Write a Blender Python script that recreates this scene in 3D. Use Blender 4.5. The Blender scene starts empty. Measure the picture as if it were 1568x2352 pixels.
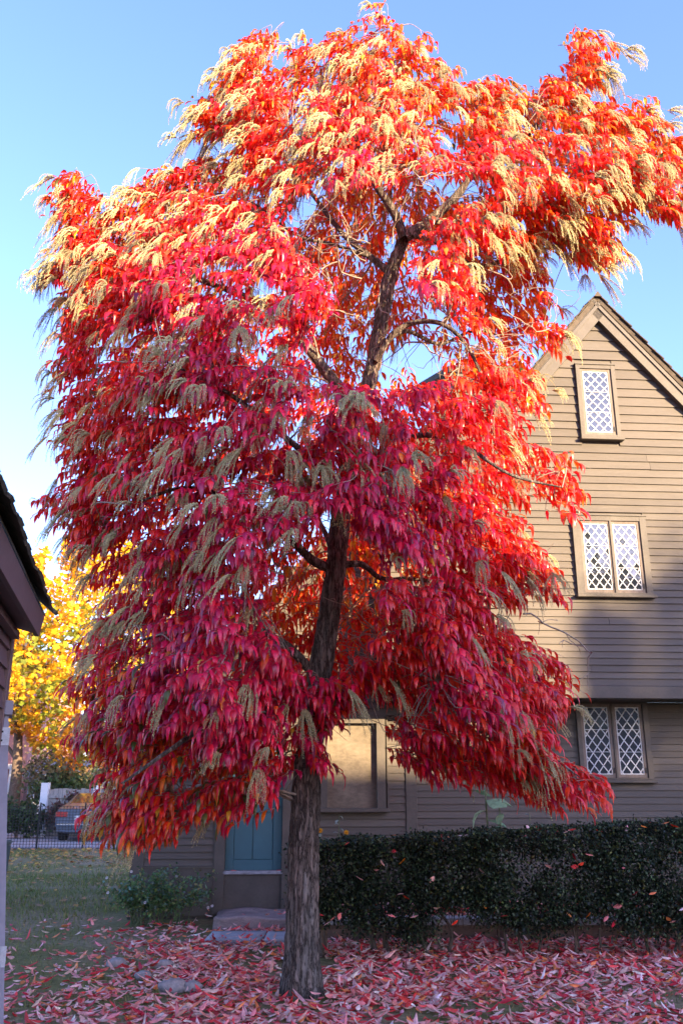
import bpy, bmesh, math, random
import numpy as np
from mathutils import Vector, Matrix, noise as mnoise

rng = np.random.default_rng(7)
random.seed(7)
SC = bpy.context.scene
COL = SC.collection
PI = math.pi
R = math.radians

# ------------------------------------------------------------------ camera
PITCH = R(17.6)
FPX = 1993.3                      # focal length in pixels of a 1568 x 2352 picture
CAMZ = 1.6
cam_d = bpy.data.cameras.new('camera')
cam = bpy.data.objects.new('camera', cam_d)
COL.objects.link(cam)
cam.location = (0, 0, CAMZ)
cam.rotation_euler = (R(90) + PITCH, 0, 0)
cam_d.sensor_fit = 'VERTICAL'
cam_d.sensor_height = 36.0
cam_d.lens = 36.0 * FPX / 2352.0
cam_d.clip_start = 0.05
cam_d.clip_end = 2000
cam_d.dof.use_dof = True
cam_d.dof.focus_distance = 6.9
cam_d.dof.aperture_fstop = 4.5
SC.camera = cam

# ------------------------------------------------------------------ sky and sun
SUN_AZ = R(42)                    # to the right of straight behind the camera
SUN_EL = R(15)
SUN = Vector((math.sin(SUN_AZ) * math.cos(SUN_EL), -math.cos(SUN_AZ) * math.cos(SUN_EL), math.sin(SUN_EL)))
world = bpy.data.worlds.new('World')
SC.world = world
world.use_nodes = True
wn = world.node_tree.nodes
wl = world.node_tree.links
bg = wn['Background']
sky = wn.new('ShaderNodeTexSky')
sky.sky_type = 'NISHITA'
sky.sun_disc = False
sky.sun_elevation = SUN_EL
sky.sun_rotation = math.atan2(SUN.x, SUN.y)
sky.air_density = 1.0
sky.dust_density = 0.8
sky.ozone_density = 4.2
wb = wn.new('ShaderNodeMix'); wb.data_type = 'RGBA'; wb.blend_type = 'MULTIPLY'; wb.inputs[0].default_value = 1.0
wb.inputs[7].default_value = (1.08, 0.90, 1.05, 1)      # the photograph's white balance
wl.new(sky.outputs[0], wb.inputs[6]); wl.new(wb.outputs[2], bg.inputs[0])
bg.inputs[1].default_value = 0.15
sun_d = bpy.data.lights.new('sun', 'SUN')
sun_d.energy = 5.0
sun_d.angle = R(0.6)
sun_d.color = (1.0, 0.74, 0.43)
sun = bpy.data.objects.new('sun', sun_d)
COL.objects.link(sun)
sun.location = SUN * 60
sun.rotation_euler = SUN.to_track_quat('Z', 'Y').to_euler()

SC.view_settings.view_transform = 'Standard'
SC.view_settings.look = 'None'
SC.view_settings.gamma = 1.0
SC.view_settings.use_curve_mapping = False
SC.view_settings.exposure = 2.28
SC.cycles.max_bounces = 8
SC.cycles.transmission_bounces = 6
SC.cycles.diffuse_bounces = 4
SC.cycles.glossy_bounces = 3
SC.cycles.sample_clamp_indirect = 6.0

# ------------------------------------------------------------------ pixel helpers (1568 x 2352 reading of the photo)
CAM = np.array([0, 0, CAMZ])
cp, sp = math.cos(PITCH), math.sin(PITCH)
def ray(px, py):
    x = (np.asarray(px, float) - 784) / FPX
    y = (1176 - np.asarray(py, float)) / FPX
    return np.stack([x, cp - y * sp, sp + y * cp], -1)
def at(px, py, Y):
    d = ray(px, py)
    return CAM + d * (np.asarray(Y, float) / d[..., 1])[..., None]
def gnd(px, py, z=0.0):
    d = ray(px, py)
    return CAM + d * ((z - CAMZ) / d[..., 2])[..., None]
def project(P):
    q = np.asarray(P) - CAM
    Z = q[..., 1] * cp + q[..., 2] * sp
    U = -q[..., 1] * sp + q[..., 2] * cp
    return 784 + FPX * q[..., 0] / Z, 1176 - FPX * U / Z, Z

# ------------------------------------------------------------------ material helpers
def new_mat(name):
    m = bpy.data.materials.new(name)
    m.use_nodes = True
    nt = m.node_tree
    b = nt.nodes['Principled BSDF']
    return m, nt, b
def tex_coord(nt, kind='Object', scale=(1, 1, 1)):
    tc = nt.nodes.new('ShaderNodeTexCoord')
    mp = nt.nodes.new('ShaderNodeMapping')
    mp.inputs['Scale'].default_value = scale
    nt.links.new(tc.outputs[kind], mp.inputs[0])
    return mp.outputs[0]
def noise_node(nt, vec, scale, detail=5, rough=0.55):
    n = nt.nodes.new('ShaderNodeTexNoise')
    n.inputs['Scale'].default_value = scale
    n.inputs['Detail'].default_value = detail
    n.inputs['Roughness'].default_value = rough
    if vec is not None:
        nt.links.new(vec, n.inputs['Vector'])
    return n
def ramp(nt, fac, stops):
    r = nt.nodes.new('ShaderNodeValToRGB')
    el = r.color_ramp.elements
    while len(el) < len(stops):
        el.new(0.5)
    for e, (p, c) in zip(el, stops):
        e.position = p
        e.color = (*c, 1)
    nt.links.new(fac, r.inputs[0])
    return r
def mixc(nt, fac, a, b, mode='MIX'):
    m = nt.nodes.new('ShaderNodeMix')
    m.data_type = 'RGBA'
    m.blend_type = mode
    for i, v in ((0, fac), (6, a), (7, b)):
        if hasattr(v, 'links') or hasattr(v, 'is_linked'):
            nt.links.new(v, m.inputs[i])
        elif i == 0:
            m.inputs[0].default_value = v
        else:
            m.inputs[i].default_value = (*v, 1)
    return m.outputs[2]
def bump(nt, b, height, strength, dist=0.01):
    bn = nt.nodes.new('ShaderNodeBump')
    bn.inputs['Strength'].default_value = strength
    bn.inputs['Distance'].default_value = dist
    nt.links.new(height, bn.inputs['Height'])
    nt.links.new(bn.outputs[0], b.inputs['Normal'])
def plain(name, col, rough=0.6, var=0.25, scale=8.0, bumpk=0.2, spec=0.3, metal=0.0, stretch=(1, 1, 1), per_object=0.0):
    """a painted, weathered or mineral surface with blotches and fine relief"""
    m, nt, b = new_mat(name)
    v = tex_coord(nt, 'Object', stretch)
    n1 = noise_node(nt, v, scale, 6)
    n2 = noise_node(nt, v, scale * 7, 4)
    lo = tuple(c * (1 - var) for c in col)
    hi = tuple(min(1, c * (1 + var)) for c in col)
    r = ramp(nt, n1.outputs[0], [(0.3, lo), (0.7, hi)])
    c = mixc(nt, 0.35, r.outputs[0], ramp(nt, n2.outputs[0], [(0.35, lo), (0.65, hi)]).outputs[0])
    if per_object:
        oi = nt.nodes.new('ShaderNodeObjectInfo')
        rr = ramp(nt, oi.outputs['Random'], [(0, (1 - per_object,) * 3), (1, (1 + per_object * 0.6,) * 3)])
        c = mixc(nt, 1.0, c, rr.outputs[0], 'MULTIPLY')
    nt.links.new(c, b.inputs['Base Color'])
    b.inputs['Roughness'].default_value = rough
    b.inputs['Specular IOR Level'].default_value = spec
    b.inputs['Metallic'].default_value = metal
    if bumpk:
        bump(nt, b, n2.outputs[0], bumpk, 0.006)
    return m
def leaf_mat(name, trans=0.35, rough=0.42, spec=0.4, satmul=1.0):
    """colour comes from the leaf's own colour attribute; light passes through the blade"""
    m, nt, b = new_mat(name)
    a = nt.nodes.new('ShaderNodeAttribute')
    a.attribute_name = 'Col'
    v = tex_coord(nt, 'Object')
    n1 = noise_node(nt, v, 26, 3)
    c = mixc(nt, 1.0, a.outputs['Color'], ramp(nt, n1.outputs[0], [(0.3, (0.72,) * 3), (0.7, (1.2,) * 3)]).outputs[0], 'MULTIPLY')
    nt.links.new(c, b.inputs['Base Color'])
    b.inputs['Roughness'].default_value = rough
    b.inputs['Specular IOR Level'].default_value = spec
    t = nt.nodes.new('ShaderNodeBsdfTranslucent')
    nt.links.new(c, t.inputs['Color'])
    mx = nt.nodes.new('ShaderNodeMixShader')
    mx.inputs[0].default_value = trans
    nt.links.new(b.outputs[0], mx.inputs[1])
    nt.links.new(t.outputs[0], mx.inputs[2])
    nt.links.new(mx.outputs[0], nt.nodes['Material Output'].inputs[0])
    return m

# ------------------------------------------------------------------ mesh helpers
def mesh_np(name, V, F, mat=None, colors=None, smooth=False):
    V = np.asarray(V, np.float32)
    F = np.asarray(F, np.int32)
    k = F.shape[1]
    me = bpy.data.meshes.new(name)
    me.vertices.add(len(V))
    me.vertices.foreach_set('co', V.ravel())
    me.loops.add(F.size)
    me.loops.foreach_set('vertex_index', F.ravel())
    me.polygons.add(len(F))
    me.polygons.foreach_set('loop_start', np.arange(0, F.size, k, dtype=np.int32))
    me.polygons.foreach_set('use_smooth', np.full(len(F), smooth, dtype=bool))
    me.update(calc_edges=True)
    if colors is not None:
        at_ = me.color_attributes.new('Col', 'FLOAT_COLOR', 'POINT')
        cc = np.ones((len(V), 4), np.float32)
        cc[:, :3] = colors
        at_.data.foreach_set('color', cc.ravel())
    if mat:
        me.materials.append(mat)
    return me
def link(name, me, parent=None, mat=None):
    o = bpy.data.objects.new(name, me)
    COL.objects.link(o)
    if parent is not None:
        o.parent = parent
    if mat is not None and me is not None and not me.materials:
        me.materials.append(mat)
    return o
def empty(name, loc=(0, 0, 0), rz=0.0):
    o = bpy.data.objects.new(name, None)
    COL.objects.link(o)
    o.location = loc
    o.rotation_euler = (0, 0, rz)
    o.empty_display_size = 0.2
    return o
def tag(o, label=None, cat=None, group=None, kind=None):
    if label: o['label'] = label
    if cat: o['category'] = cat
    if group: o['group'] = group
    if kind: o['kind'] = kind
    return o
class MB:
    """collects boxes, prisms and tubes into one mesh"""
    def __init__(s):
        s.bm = bmesh.new()
    def hexa(s, pts):
        v = [s.bm.verts.new(p) for p in pts]
        for f in ((0, 3, 2, 1), (4, 5, 6, 7), (0, 1, 5, 4), (1, 2, 6, 5), (2, 3, 7, 6), (3, 0, 4, 7)):
            s.bm.faces.new([v[i] for i in f])
        return v
    def box(s, a, b):
        (x0, y0, z0), (x1, y1, z1) = a, b
        return s.hexa([(x0, y0, z0), (x1, y0, z0), (x1, y1, z0), (x0, y1, z0), (x0, y0, z1), (x1, y0, z1), (x1, y1, z1), (x0, y1, z1)])
    def prism(s, poly, y0, y1):
        """poly in (x, z), extruded along y"""
        a = [s.bm.verts.new((p[0], y0, p[1])) for p in poly]
        b = [s.bm.verts.new((p[0], y1, p[1])) for p in poly]
        s.bm.faces.new(a)
        s.bm.faces.new(b[::-1])
        n = len(poly)
        for i in range(n):
            s.bm.faces.new([a[i], b[i], b[(i + 1) % n], a[(i + 1) % n]])
    def tube(s, pts, rad, n=8, cap=True):
        pts = [Vector(p) for p in pts]
        rings = []
        up = Vector((0.3, 0.2, 1)).normalized()
        for i, p in enumerate(pts):
            t = (pts[min(i + 1, len(pts) - 1)] - pts[max(i - 1, 0)])
            t = t.normalized() if t.length > 1e-9 else Vector((0, 0, 1))
            a = t.cross(up)
            if a.length < 1e-3:
                a = t.cross(Vector((1, 0, 0)))
            a.normalize()
            b = t.cross(a)
            r = rad[i] if hasattr(rad, '__len__') else rad
            rings.append([s.bm.verts.new(p + (a * math.cos(2 * PI * k / n) + b * math.sin(2 * PI * k / n)) * r) for k in range(n)])
        for q in range(len(rings) - 1):
            for k in range(n):
                s.bm.faces.new([rings[q][k], rings[q][(k + 1) % n], rings[q + 1][(k + 1) % n], rings[q + 1][k]])
        if cap:
            s.bm.faces.new(rings[0][::-1])
            s.bm.faces.new(rings[-1])
    def bevel(s, w, seg=1):
        bmesh.ops.bevel(s.bm, geom=list(s.bm.edges), offset=w, segments=seg, affect='EDGES', clamp_overlap=True)
        return s
    def mesh(s, name, mat=None, smooth=False):
        bmesh.ops.recalc_face_normals(s.bm, faces=s.bm.faces)
        me = bpy.data.meshes.new(name)
        s.bm.to_mesh(me)
        s.bm.free()
        if smooth:
            me.polygons.foreach_set('use_smooth', [True] * len(me.polygons))
        if mat:
            me.materials.append(mat)
        return me
    def build(s, name, mat, parent=None, smooth=False):
        return link(name, s.mesh(name, mat, smooth), parent)
def catmull(pts, per=6):
    pts = [np.asarray(p, float) for p in pts]
    P = [2 * pts[0] - pts[1]] + pts + [2 * pts[-1] - pts[-2]]
    out = []
    for i in range(1, len(P) - 2):
        for k in range(per):
            t = k / per
            out.append(0.5 * ((2 * P[i]) + (-P[i - 1] + P[i + 1]) * t + (2 * P[i - 1] - 5 * P[i] + 4 * P[i + 1] - P[i + 2]) * t * t + (-P[i - 1] + 3 * P[i] - 3 * P[i + 1] + P[i + 2]) * t ** 3))
    out.append(pts[-1])
    return np.array(out)
def norm(v):
    v = np.asarray(v, float)
    return v / np.maximum(np.linalg.norm(v, axis=-1, keepdims=True), 1e-9)
def tubes_np(segs):
    """many thin twigs: list of (points array n x 3, r0, r1); 4-sided"""
    Vs, Fs, off = [], [], 0
    for P, r0, r1 in segs:
        n = len(P)
        T = norm(np.gradient(P, axis=0))
        A = norm(np.cross(T, np.array([0.31, 0.17, 0.93])))
        B = np.cross(T, A)
        rr = np.linspace(r0, r1, n)[:, None]
        ring = np.stack([P + A * rr, P + B * rr, P - A * rr, P - B * rr], 1).reshape(-1, 3)
        Vs.append(ring)
        q = np.arange(n - 1)[:, None] * 4
        for k in range(4):
            Fs.append(np.concatenate([q + k, q + (k + 1) % 4, q + 4 + (k + 1) % 4, q + 4 + k], 1) + off)
        off += 4 * n
    return np.concatenate(Vs), np.concatenate(Fs)

# leaf blades: 11 vertices, 12 triangles each, bent and folded along the midrib
LEAF_T = np.array([0.0, 0.22, 0.5, 0.78, 1.0])
LEAF_W = np.array([0.0, 0.78, 1.0, 0.62, 0.0])
LEAF_F = np.array([[0, 1, 2], [0, 2, 3],
                   [1, 4, 5], [1, 5, 2], [2, 5, 6], [2, 6, 3],
                   [4, 7, 8], [4, 8, 5], [5, 8, 9], [5, 9, 6],
                   [7, 10, 8], [8, 10, 9]])
def leaves_np(P, D, L, W, droop, roll, fold=0.35, down=np.array([0, 0, -1.0])):
    """P base, D first direction, L length, W half width; returns V (n,11,3)"""
    n = len(P)
    D = norm(D)
    L = L[:, None]
    k = droop[:, None]
    cen, tan = [], []
    for t in LEAF_T:
        cen.append(P + L * (D * (t - 0.5 * k * t * t) + down * (0.5 * k * t * t)))
        tan.append(norm(D * (1 - k * t) + down * (k * t) + 1e-6))
    side0 = np.cross(D, np.array([0, 0, 1.0]) + 1e-4)
    side0 = norm(side0)
    V = np.zeros((n, 11, 3))
    V[:, 0] = cen[0]
    V[:, 10] = cen[4]
    i = 1
    cr, sr = np.cos(roll)[:, None], np.sin(roll)[:, None]
    for j in (1, 2, 3):
        t = tan[j]
        s = norm(side0 - t * np.sum(side0 * t, 1, keepdims=True))
        nn = np.cross(t, s)
        s2 = s * cr + nn * sr
        n2 = nn * cr - s * sr
        w = (W * LEAF_W[j])[:, None]
        V[:, i] = cen[j] + s2 * w + n2 * w * fold
        V[:, i + 1] = cen[j]
        V[:, i + 2] = cen[j] - s2 * w + n2 * w * fold
        i += 3
    return V
def leaf_mesh(name, V, C, mat):
    n = len(V)
    F = (LEAF_F[None] + (np.arange(n) * 11)[:, None, None]).reshape(-1, 3)
    return mesh_np(name, V.reshape(-1, 3), F, mat, np.repeat(C, 11, axis=0), smooth=True)
def quads_np(P, A, B):
    """flat leaf-like rhombs: centre P, half axes A, B"""
    V = np.stack([P - A, P - B * 1.0 + A * 0.05, P + A, P + B + A * 0.05], 1)
    return V
def quad_mesh(name, V, C, mat):
    n = len(V)
    F = np.arange(n * 4).reshape(n, 4)
    return mesh_np(name, V.reshape(-1, 3), F, mat, np.repeat(C, 4, axis=0))
def pick_colors(n, table, jit=0.15):
    cols = np.array([c for c, w in table])
    w = np.array([w for c, w in table], float)
    idx = rng.choice(len(cols), n, p=w / w.sum())
    return np.clip(cols[idx] * (1 + rng.normal(0, jit, (n, 1))) * (1 + rng.normal(0, jit * 0.4, (n, 3))), 0.002, 0.95)
def in_poly(px, py, poly):
    poly = np.asarray(poly, float)
    inside = np.zeros(len(px), bool)
    j = len(poly) - 1
    for i in range(len(poly)):
        xi, yi = poly[i]
        xj, yj = poly[j]
        c = ((yi > py) != (yj > py)) & (px < (xj - xi) * (py - yi) / (yj - yi + 1e-12) + xi)
        inside ^= c
        j = i
    return inside
def edge_dist(px, py, poly):
    poly = np.asarray(poly, float)
    d = np.full(len(px), 1e9)
    for i in range(len(poly)):
        a, b = poly[i - 1], poly[i]
        ab = b - a
        t = np.clip(((px - a[0]) * ab[0] + (py - a[1]) * ab[1]) / max(ab @ ab, 1e-9), 0, 1)
        d = np.minimum(d, np.hypot(px - a[0] - t * ab[0], py - a[1] - t * ab[1]))
    return d

# ================================================================== MATERIALS
M = {}
M['paint'] = plain('taupe_clapboard_paint', (0.094, 0.081, 0.068), 0.62, 0.16, 3.0, 0.25, 0.3, stretch=(0.5, 2, 4), per_object=0.14)
M['trim'] = plain('taupe_trim_paint', (0.086, 0.075, 0.064), 0.58, 0.2, 5.0, 0.25, 0.3)
M['bare_wood'] = plain('weathered_sash_wood', (0.17, 0.14, 0.12), 0.75, 0.3, 9.0, 0.4, 0.2, stretch=(3, 3, 0.6))
M['old_board'] = plain('stained_window_board', (0.15, 0.125, 0.095), 0.8, 0.42, 3.5, 0.3, 0.2, stretch=(0.7, 1, 1.4))
M['teal'] = plain('teal_door_paint', (0.045, 0.120, 0.145), 0.5, 0.08, 2.0, 0.08, 0.35)
M['sill_worn'] = plain('worn_threshold_paint', (0.26, 0.26, 0.28), 0.7, 0.6, 14.0, 0.5, 0.2, stretch=(1, 4, 4))
M['lead'] = plain('pale_lead_cames', (0.52, 0.54, 0.56), 0.5, 0.15, 30, 0.15, 0.4)
M['roof'] = plain('weathered_shingles', (0.085, 0.070, 0.055), 0.9, 0.35, 10, 0.6, 0.1, per_object=0.25)
M['shed_paint'] = plain('brown_shed_paint', (0.135, 0.085, 0.085), 0.55, 0.15, 4, 0.15, 0.3)
M['shed_pale'] = plain('pale_lilac_board', (0.25, 0.24, 0.29), 0.6, 0.15, 4, 0.15, 0.3)
M['metal_plate'] = plain('painted_hinge_plate', (0.42, 0.45, 0.5), 0.45, 0.3, 22, 0.2, 0.5)
M['bin'] = plain('teal_plastic', (0.012, 0.10, 0.13), 0.45, 0.08, 4, 0.0, 0.4)
M['stone'] = plain('grey_stone', (0.27, 0.24, 0.235), 0.85, 0.4, 6, 0.7, 0.2)
M['slab'] = plain('step_stone', (0.26, 0.20, 0.19), 0.85, 0.4, 5, 0.8, 0.2, stretch=(1, 1, 3))
M['flag'] = plain('grey_flagstone', (0.33, 0.33, 0.35), 0.8, 0.2, 6, 0.4, 0.2)
M['soil'] = plain('dark_soil', (0.06, 0.045, 0.04), 0.95, 0.5, 20, 0.8, 0.1)
M['timber'] = plain('bed_timber', (0.16, 0.11, 0.09), 0.85, 0.3, 6, 0.5, 0.15, stretch=(0.6, 2, 4))
M['black_net'] = plain('black_net', (0.015, 0.015, 0.017), 0.6, 0.1, 5, 0.0, 0.3)
M['grey_wood'] = plain('grey_fence_wood', (0.24, 0.23, 0.22), 0.85, 0.25, 5, 0.4, 0.15, stretch=(3, 3, 0.6), per_object=0.2)
M['white_wood'] = plain('white_post', (0.55, 0.56, 0.58), 0.7, 0.12, 5, 0.2, 0.3)
M['pink_brick'] = plain('pink_brickwork', (0.42, 0.22, 0.21), 0.85, 0.2, 14, 0.4, 0.15)
M['blue_grey'] = plain('blue_grey_siding', (0.16, 0.20, 0.25), 0.7, 0.12, 4, 0.1, 0.3)
M['car_paint'], nt, b = new_mat('silver_blue_car_paint')
b.inputs['Base Color'].default_value = (0.07, 0.10, 0.16, 1); b.inputs['Metallic'].default_value = 0.5
b.inputs['Roughness'].default_value = 0.3; b.inputs['Coat Weight'].default_value = 0.6
_n = noise_node(nt, tex_coord(nt), 3); nt.links.new(ramp(nt, _n.outputs[0], [(0.3, (0.06, 0.09, 0.15)), (0.7, (0.09, 0.12, 0.18))]).outputs[0], b.inputs['Base Color'])
M['car_glass'] = plain('car_window_glass', (0.02, 0.025, 0.03), 0.06, 0.1, 3, 0.0, 0.9)
M['car_red'] = plain('tail_lamp_red', (0.30, 0.015, 0.02), 0.25, 0.1, 6, 0.0, 0.6)
M['rubber'] = plain('tyre_rubber', (0.02, 0.02, 0.02), 0.9, 0.2, 8, 0.1, 0.1)
M['chrome'] = plain('bright_trim', (0.6, 0.62, 0.65), 0.25, 0.05, 6, 0.0, 0.6, metal=0.8)
M['stem'] = plain('hedge_stem_bark', (0.115, 0.085, 0.065), 0.9, 0.4, 18, 0.6, 0.1)
M['green_stem'] = plain('green_stem', (0.10, 0.13, 0.06), 0.7, 0.3, 18, 0.2, 0.2)
M['neighbour'] = plain('neighbour_clapboard', (0.30, 0.28, 0.25), 0.7, 0.1, 3, 0.1, 0.2)
M['brick'] = plain('chimney_brick', (0.25, 0.10, 0.07), 0.85, 0.3, 12, 0.4, 0.2)

# old hand-made glass: dark room behind, sharp reflection of whatever stands opposite
M['glass'], nt, b = new_mat('leaded_pane_glass')
n1 = noise_node(nt, tex_coord(nt), 9, 3)
nt.links.new(ramp(nt, n1.outputs[0], [(0.3, (0.012, 0.016, 0.022)), (0.7, (0.03, 0.035, 0.045))]).outputs[0], b.inputs['Base Color'])
b.inputs['Roughness'].default_value = 0.04
b.inputs['IOR'].default_value = 1.62
b.inputs['Specular IOR Level'].default_value = 0.9
bump(nt, b, n1.outputs[0], 0.06, 0.01)

# bark: grey plates with dark furrows; the relief itself is in the mesh
M['bark'], nt, b = new_mat('furrowed_bark')
v = tex_coord(nt, 'Object', (1, 1, 0.15))
n1 = noise_node(nt, v, 26, 8, 0.65)
n2 = noise_node(nt, v, 5, 3)
vo = nt.nodes.new('ShaderNodeTexVoronoi'); vo.feature = 'DISTANCE_TO_EDGE'; vo.inputs['Scale'].default_value = 22
wv = nt.nodes.new('ShaderNodeMix'); wv.data_type = 'VECTOR'; wv.inputs[0].default_value = 0.14
nt.links.new(v, wv.inputs[4]); nt.links.new(n1.outputs['Color'], wv.inputs[5]); nt.links.new(wv.outputs[1], vo.inputs['Vector'])
fur = ramp(nt, vo.outputs['Distance'], [(0.0, (0.22,) * 3), (0.20, (1,) * 3)])
gcol = ramp(nt, n1.outputs[0], [(0.3, (0.085, 0.068, 0.060)), (0.55, (0.20, 0.170, 0.155)), (0.75, (0.31, 0.28, 0.255))])
tint = mixc(nt, 1.0, gcol.outputs[0], ramp(nt, n2.outputs[0], [(0.35, (1.05, 0.88, 0.80)), (0.65, (0.95, 1.0, 0.98))]).outputs[0], 'MULTIPLY')
c = mixc(nt, 1.0, tint, fur.outputs[0], 'MULTIPLY')
nt.links.new(c, b.inputs['Base Color'])
b.inputs['Roughness'].default_value = 0.85; b.inputs['Specular IOR Level'].default_value = 0.15
hb = mixc(nt, 0.5, fur.outputs[0], n1.outputs['Color'])
bump(nt, b, hb, 0.9, 0.015)
M['twig'] = plain('grey_twig_bark', (0.27, 0.22, 0.18), 0.85, 0.35, 25, 0.4, 0.15)

M['leaf'] = leaf_mat('sourwood_leaf', 0.36, 0.30, 0.55)
M['litter'] = leaf_mat('fallen_leaf', 0.15, 0.55, 0.3)
M['seed'] = leaf_mat('seed_capsules', 0.18, 0.7, 0.2)
M['maple_leaf'] = leaf_mat('maple_leaf', 0.5, 0.5, 0.25)
M['hedge_leaf'] = leaf_mat('box_leaf', 0.15, 0.5, 0.3)
M['plant_leaf'] = leaf_mat('garden_leaf', 0.3, 0.5, 0.3)
M['grass'] = leaf_mat('grass_blade', 0.3, 0.55, 0.25)

# ground: worn lawn, bare earth towards the tree and the far edge
M['ground'], nt, b = new_mat('worn_lawn')
v = tex_coord(nt, 'Object')
n1 = noise_node(nt, v, 0.55, 6, 0.6); n2 = noise_node(nt, v, 16, 5); n3 = noise_node(nt, v, 90, 3)
mixf = ramp(nt, n1.outputs[0], [(0.42, (0,) * 3), (0.62, (1,) * 3)])
g = mixc(nt, mixf.outputs[0], (0.15, 0.145, 0.055), (0.27, 0.20, 0.125))
g = mixc(nt, 0.8, g, ramp(nt, n2.outputs[0], [(0.3, (0.5,) * 3), (0.7, (1.35,) * 3)]).outputs[0], 'MULTIPLY')
nt.links.new(g, b.inputs['Base Color']); b.inputs['Roughness'].default_value = 0.95; b.inputs['Specular IOR Level'].default_value = 0.1
bump(nt, b, n3.outputs[0], 0.5, 0.02)
M['drive'], nt, b = new_mat('brick_drive')
v = tex_coord(nt, 'Object'); n1 = noise_node(nt, v, 1.2, 4)
bk = nt.nodes.new('ShaderNodeTexBrick'); bk.inputs['Scale'].default_value = 4.0
bk.inputs['Color1'].default_value = (0.33, 0.20, 0.18, 1); bk.inputs['Color2'].default_value = (0.26, 0.20, 0.20, 1); bk.inputs['Mortar'].default_value = (0.3, 0.28, 0.27, 1)
nt.links.new(v, bk.inputs['Vector'])
nt.links.new(mixc(nt, n1.outputs[0], bk.outputs[0], (0.30, 0.28, 0.29)), b.inputs['Base Color']); b.inputs['Roughness'].default_value = 0.9

# ================================================================== GROUND
def sheet(name, x0, x1, y0, y1, z, mat, nx=2, ny=2, wob=0.0):
    xs, ys = np.linspace(x0, x1, nx), np.linspace(y0, y1, ny)
    X, Y = np.meshgrid(xs, ys)
    Z = np.full_like(X, z)
    if wob:
        Z = Z + np.array([[mnoise.noise(Vector((x * 0.6, y * 0.6, 3.1))) * wob for x in xs] for y in ys])
    V = np.stack([X, Y, Z], -1).reshape(-1, 3)
    i = np.arange(ny - 1)[:, None] * nx + np.arange(nx - 1)[None]
    F = np.stack([i, i + 1, i + nx + 1, i + nx], -1).reshape(-1, 4)
    return link(name, mesh_np(name, V, F, mat, smooth=True))
g = sheet('ground', -400, 400, -400, 400, -0.02, M['ground'], 2, 2); tag(g, kind='structure')
lawn = sheet('lawn', -9, 6, 3, 25.2, 0.0, M['ground'], 120, 160, 0.03); tag(lawn, kind='structure')
drive = sheet('driveway', -60, 40, 25.6, 44, 0.0, M['drive']); tag(drive, kind='structure')

# ================================================================== THE HOUSE (local: x along the wall, y into it, z up)
TH = R(4.0)
EX = np.array([math.cos(TH), math.sin(TH), 0]); EY = np.array([-math.sin(TH), math.cos(TH), 0])
HO = np.array([-2.705, 11.990, 0.0])
house = empty('clapboard_house', HO, TH)
tag(house, 'tall dark taupe clapboard house with steep gable, jettied upper floor and leaded windows', 'house')
JY = -0.75                         # plane of the jettied upper wall
def lean(s): return 2.15 + (s + 0.15) * 1.056          # sloping roof line of the lean-to
def US(s): return .983 * s + .046                      # upper wall stands nearer by the overhang
def UZ(z): return .983 * z + .027
PEAK = (6.53, 8.62); GS = 1.20     # gable peak and slope
def gable(s): return PEAK[1] - abs(s - PEAK[0]) * GS
EAVE = UZ(7.42)
REND = 9.6                         # right end of the wall, beyond the frame

w = MB()
w.prism([(0.0, 0.0), (1.2, 0.0), (1.2, lean(1.2)), (0.0, lean(0))], 0.0, 0.25)
w.prism([(1.93, 0.0), (REND, 0.0), (REND, 2.74), (3.25, 2.74), (3.25, lean(3.25)), (1.93, lean(1.93))], 0.0, 0.25)
w.prism([(1.2, 2.3), (1.93, 2.3), (1.93, lean(1.93)), (1.2, lean(1.2))], 0.0, 0.25)
w.box((1.2, 0.16, 0.0), (1.93, 0.25, 2.3))
w.box((0.0, 0.25, 0.0), (0.2, 6.0, 2.2))
wall_low = w.build('wall', M['paint'], house)
w = MB()
gl, gr = PEAK[0] - (PEAK[1] - EAVE) / GS, PEAK[0] + (PEAK[1] - EAVE) / GS
w.prism([(3.25, 2.74), (REND, 2.74), (REND, EAVE), (gr, EAVE), PEAK, (gl, EAVE), (4.3, EAVE), (4.3, lean(4.3) - .1), (3.25, lean(3.25) - .1)], JY, JY + 0.25)
w.box((3.25, JY + 0.25, 2.74), (REND, -0.003, 2.95)); w.box((3.25, JY + .25, 2.95), (3.4, .1, 5.5))
wall_up = w.build('wall', M['paint'], house)

WINS = []                          # openings the boards stop at: plane, s0, s1, z0, z1
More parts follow.
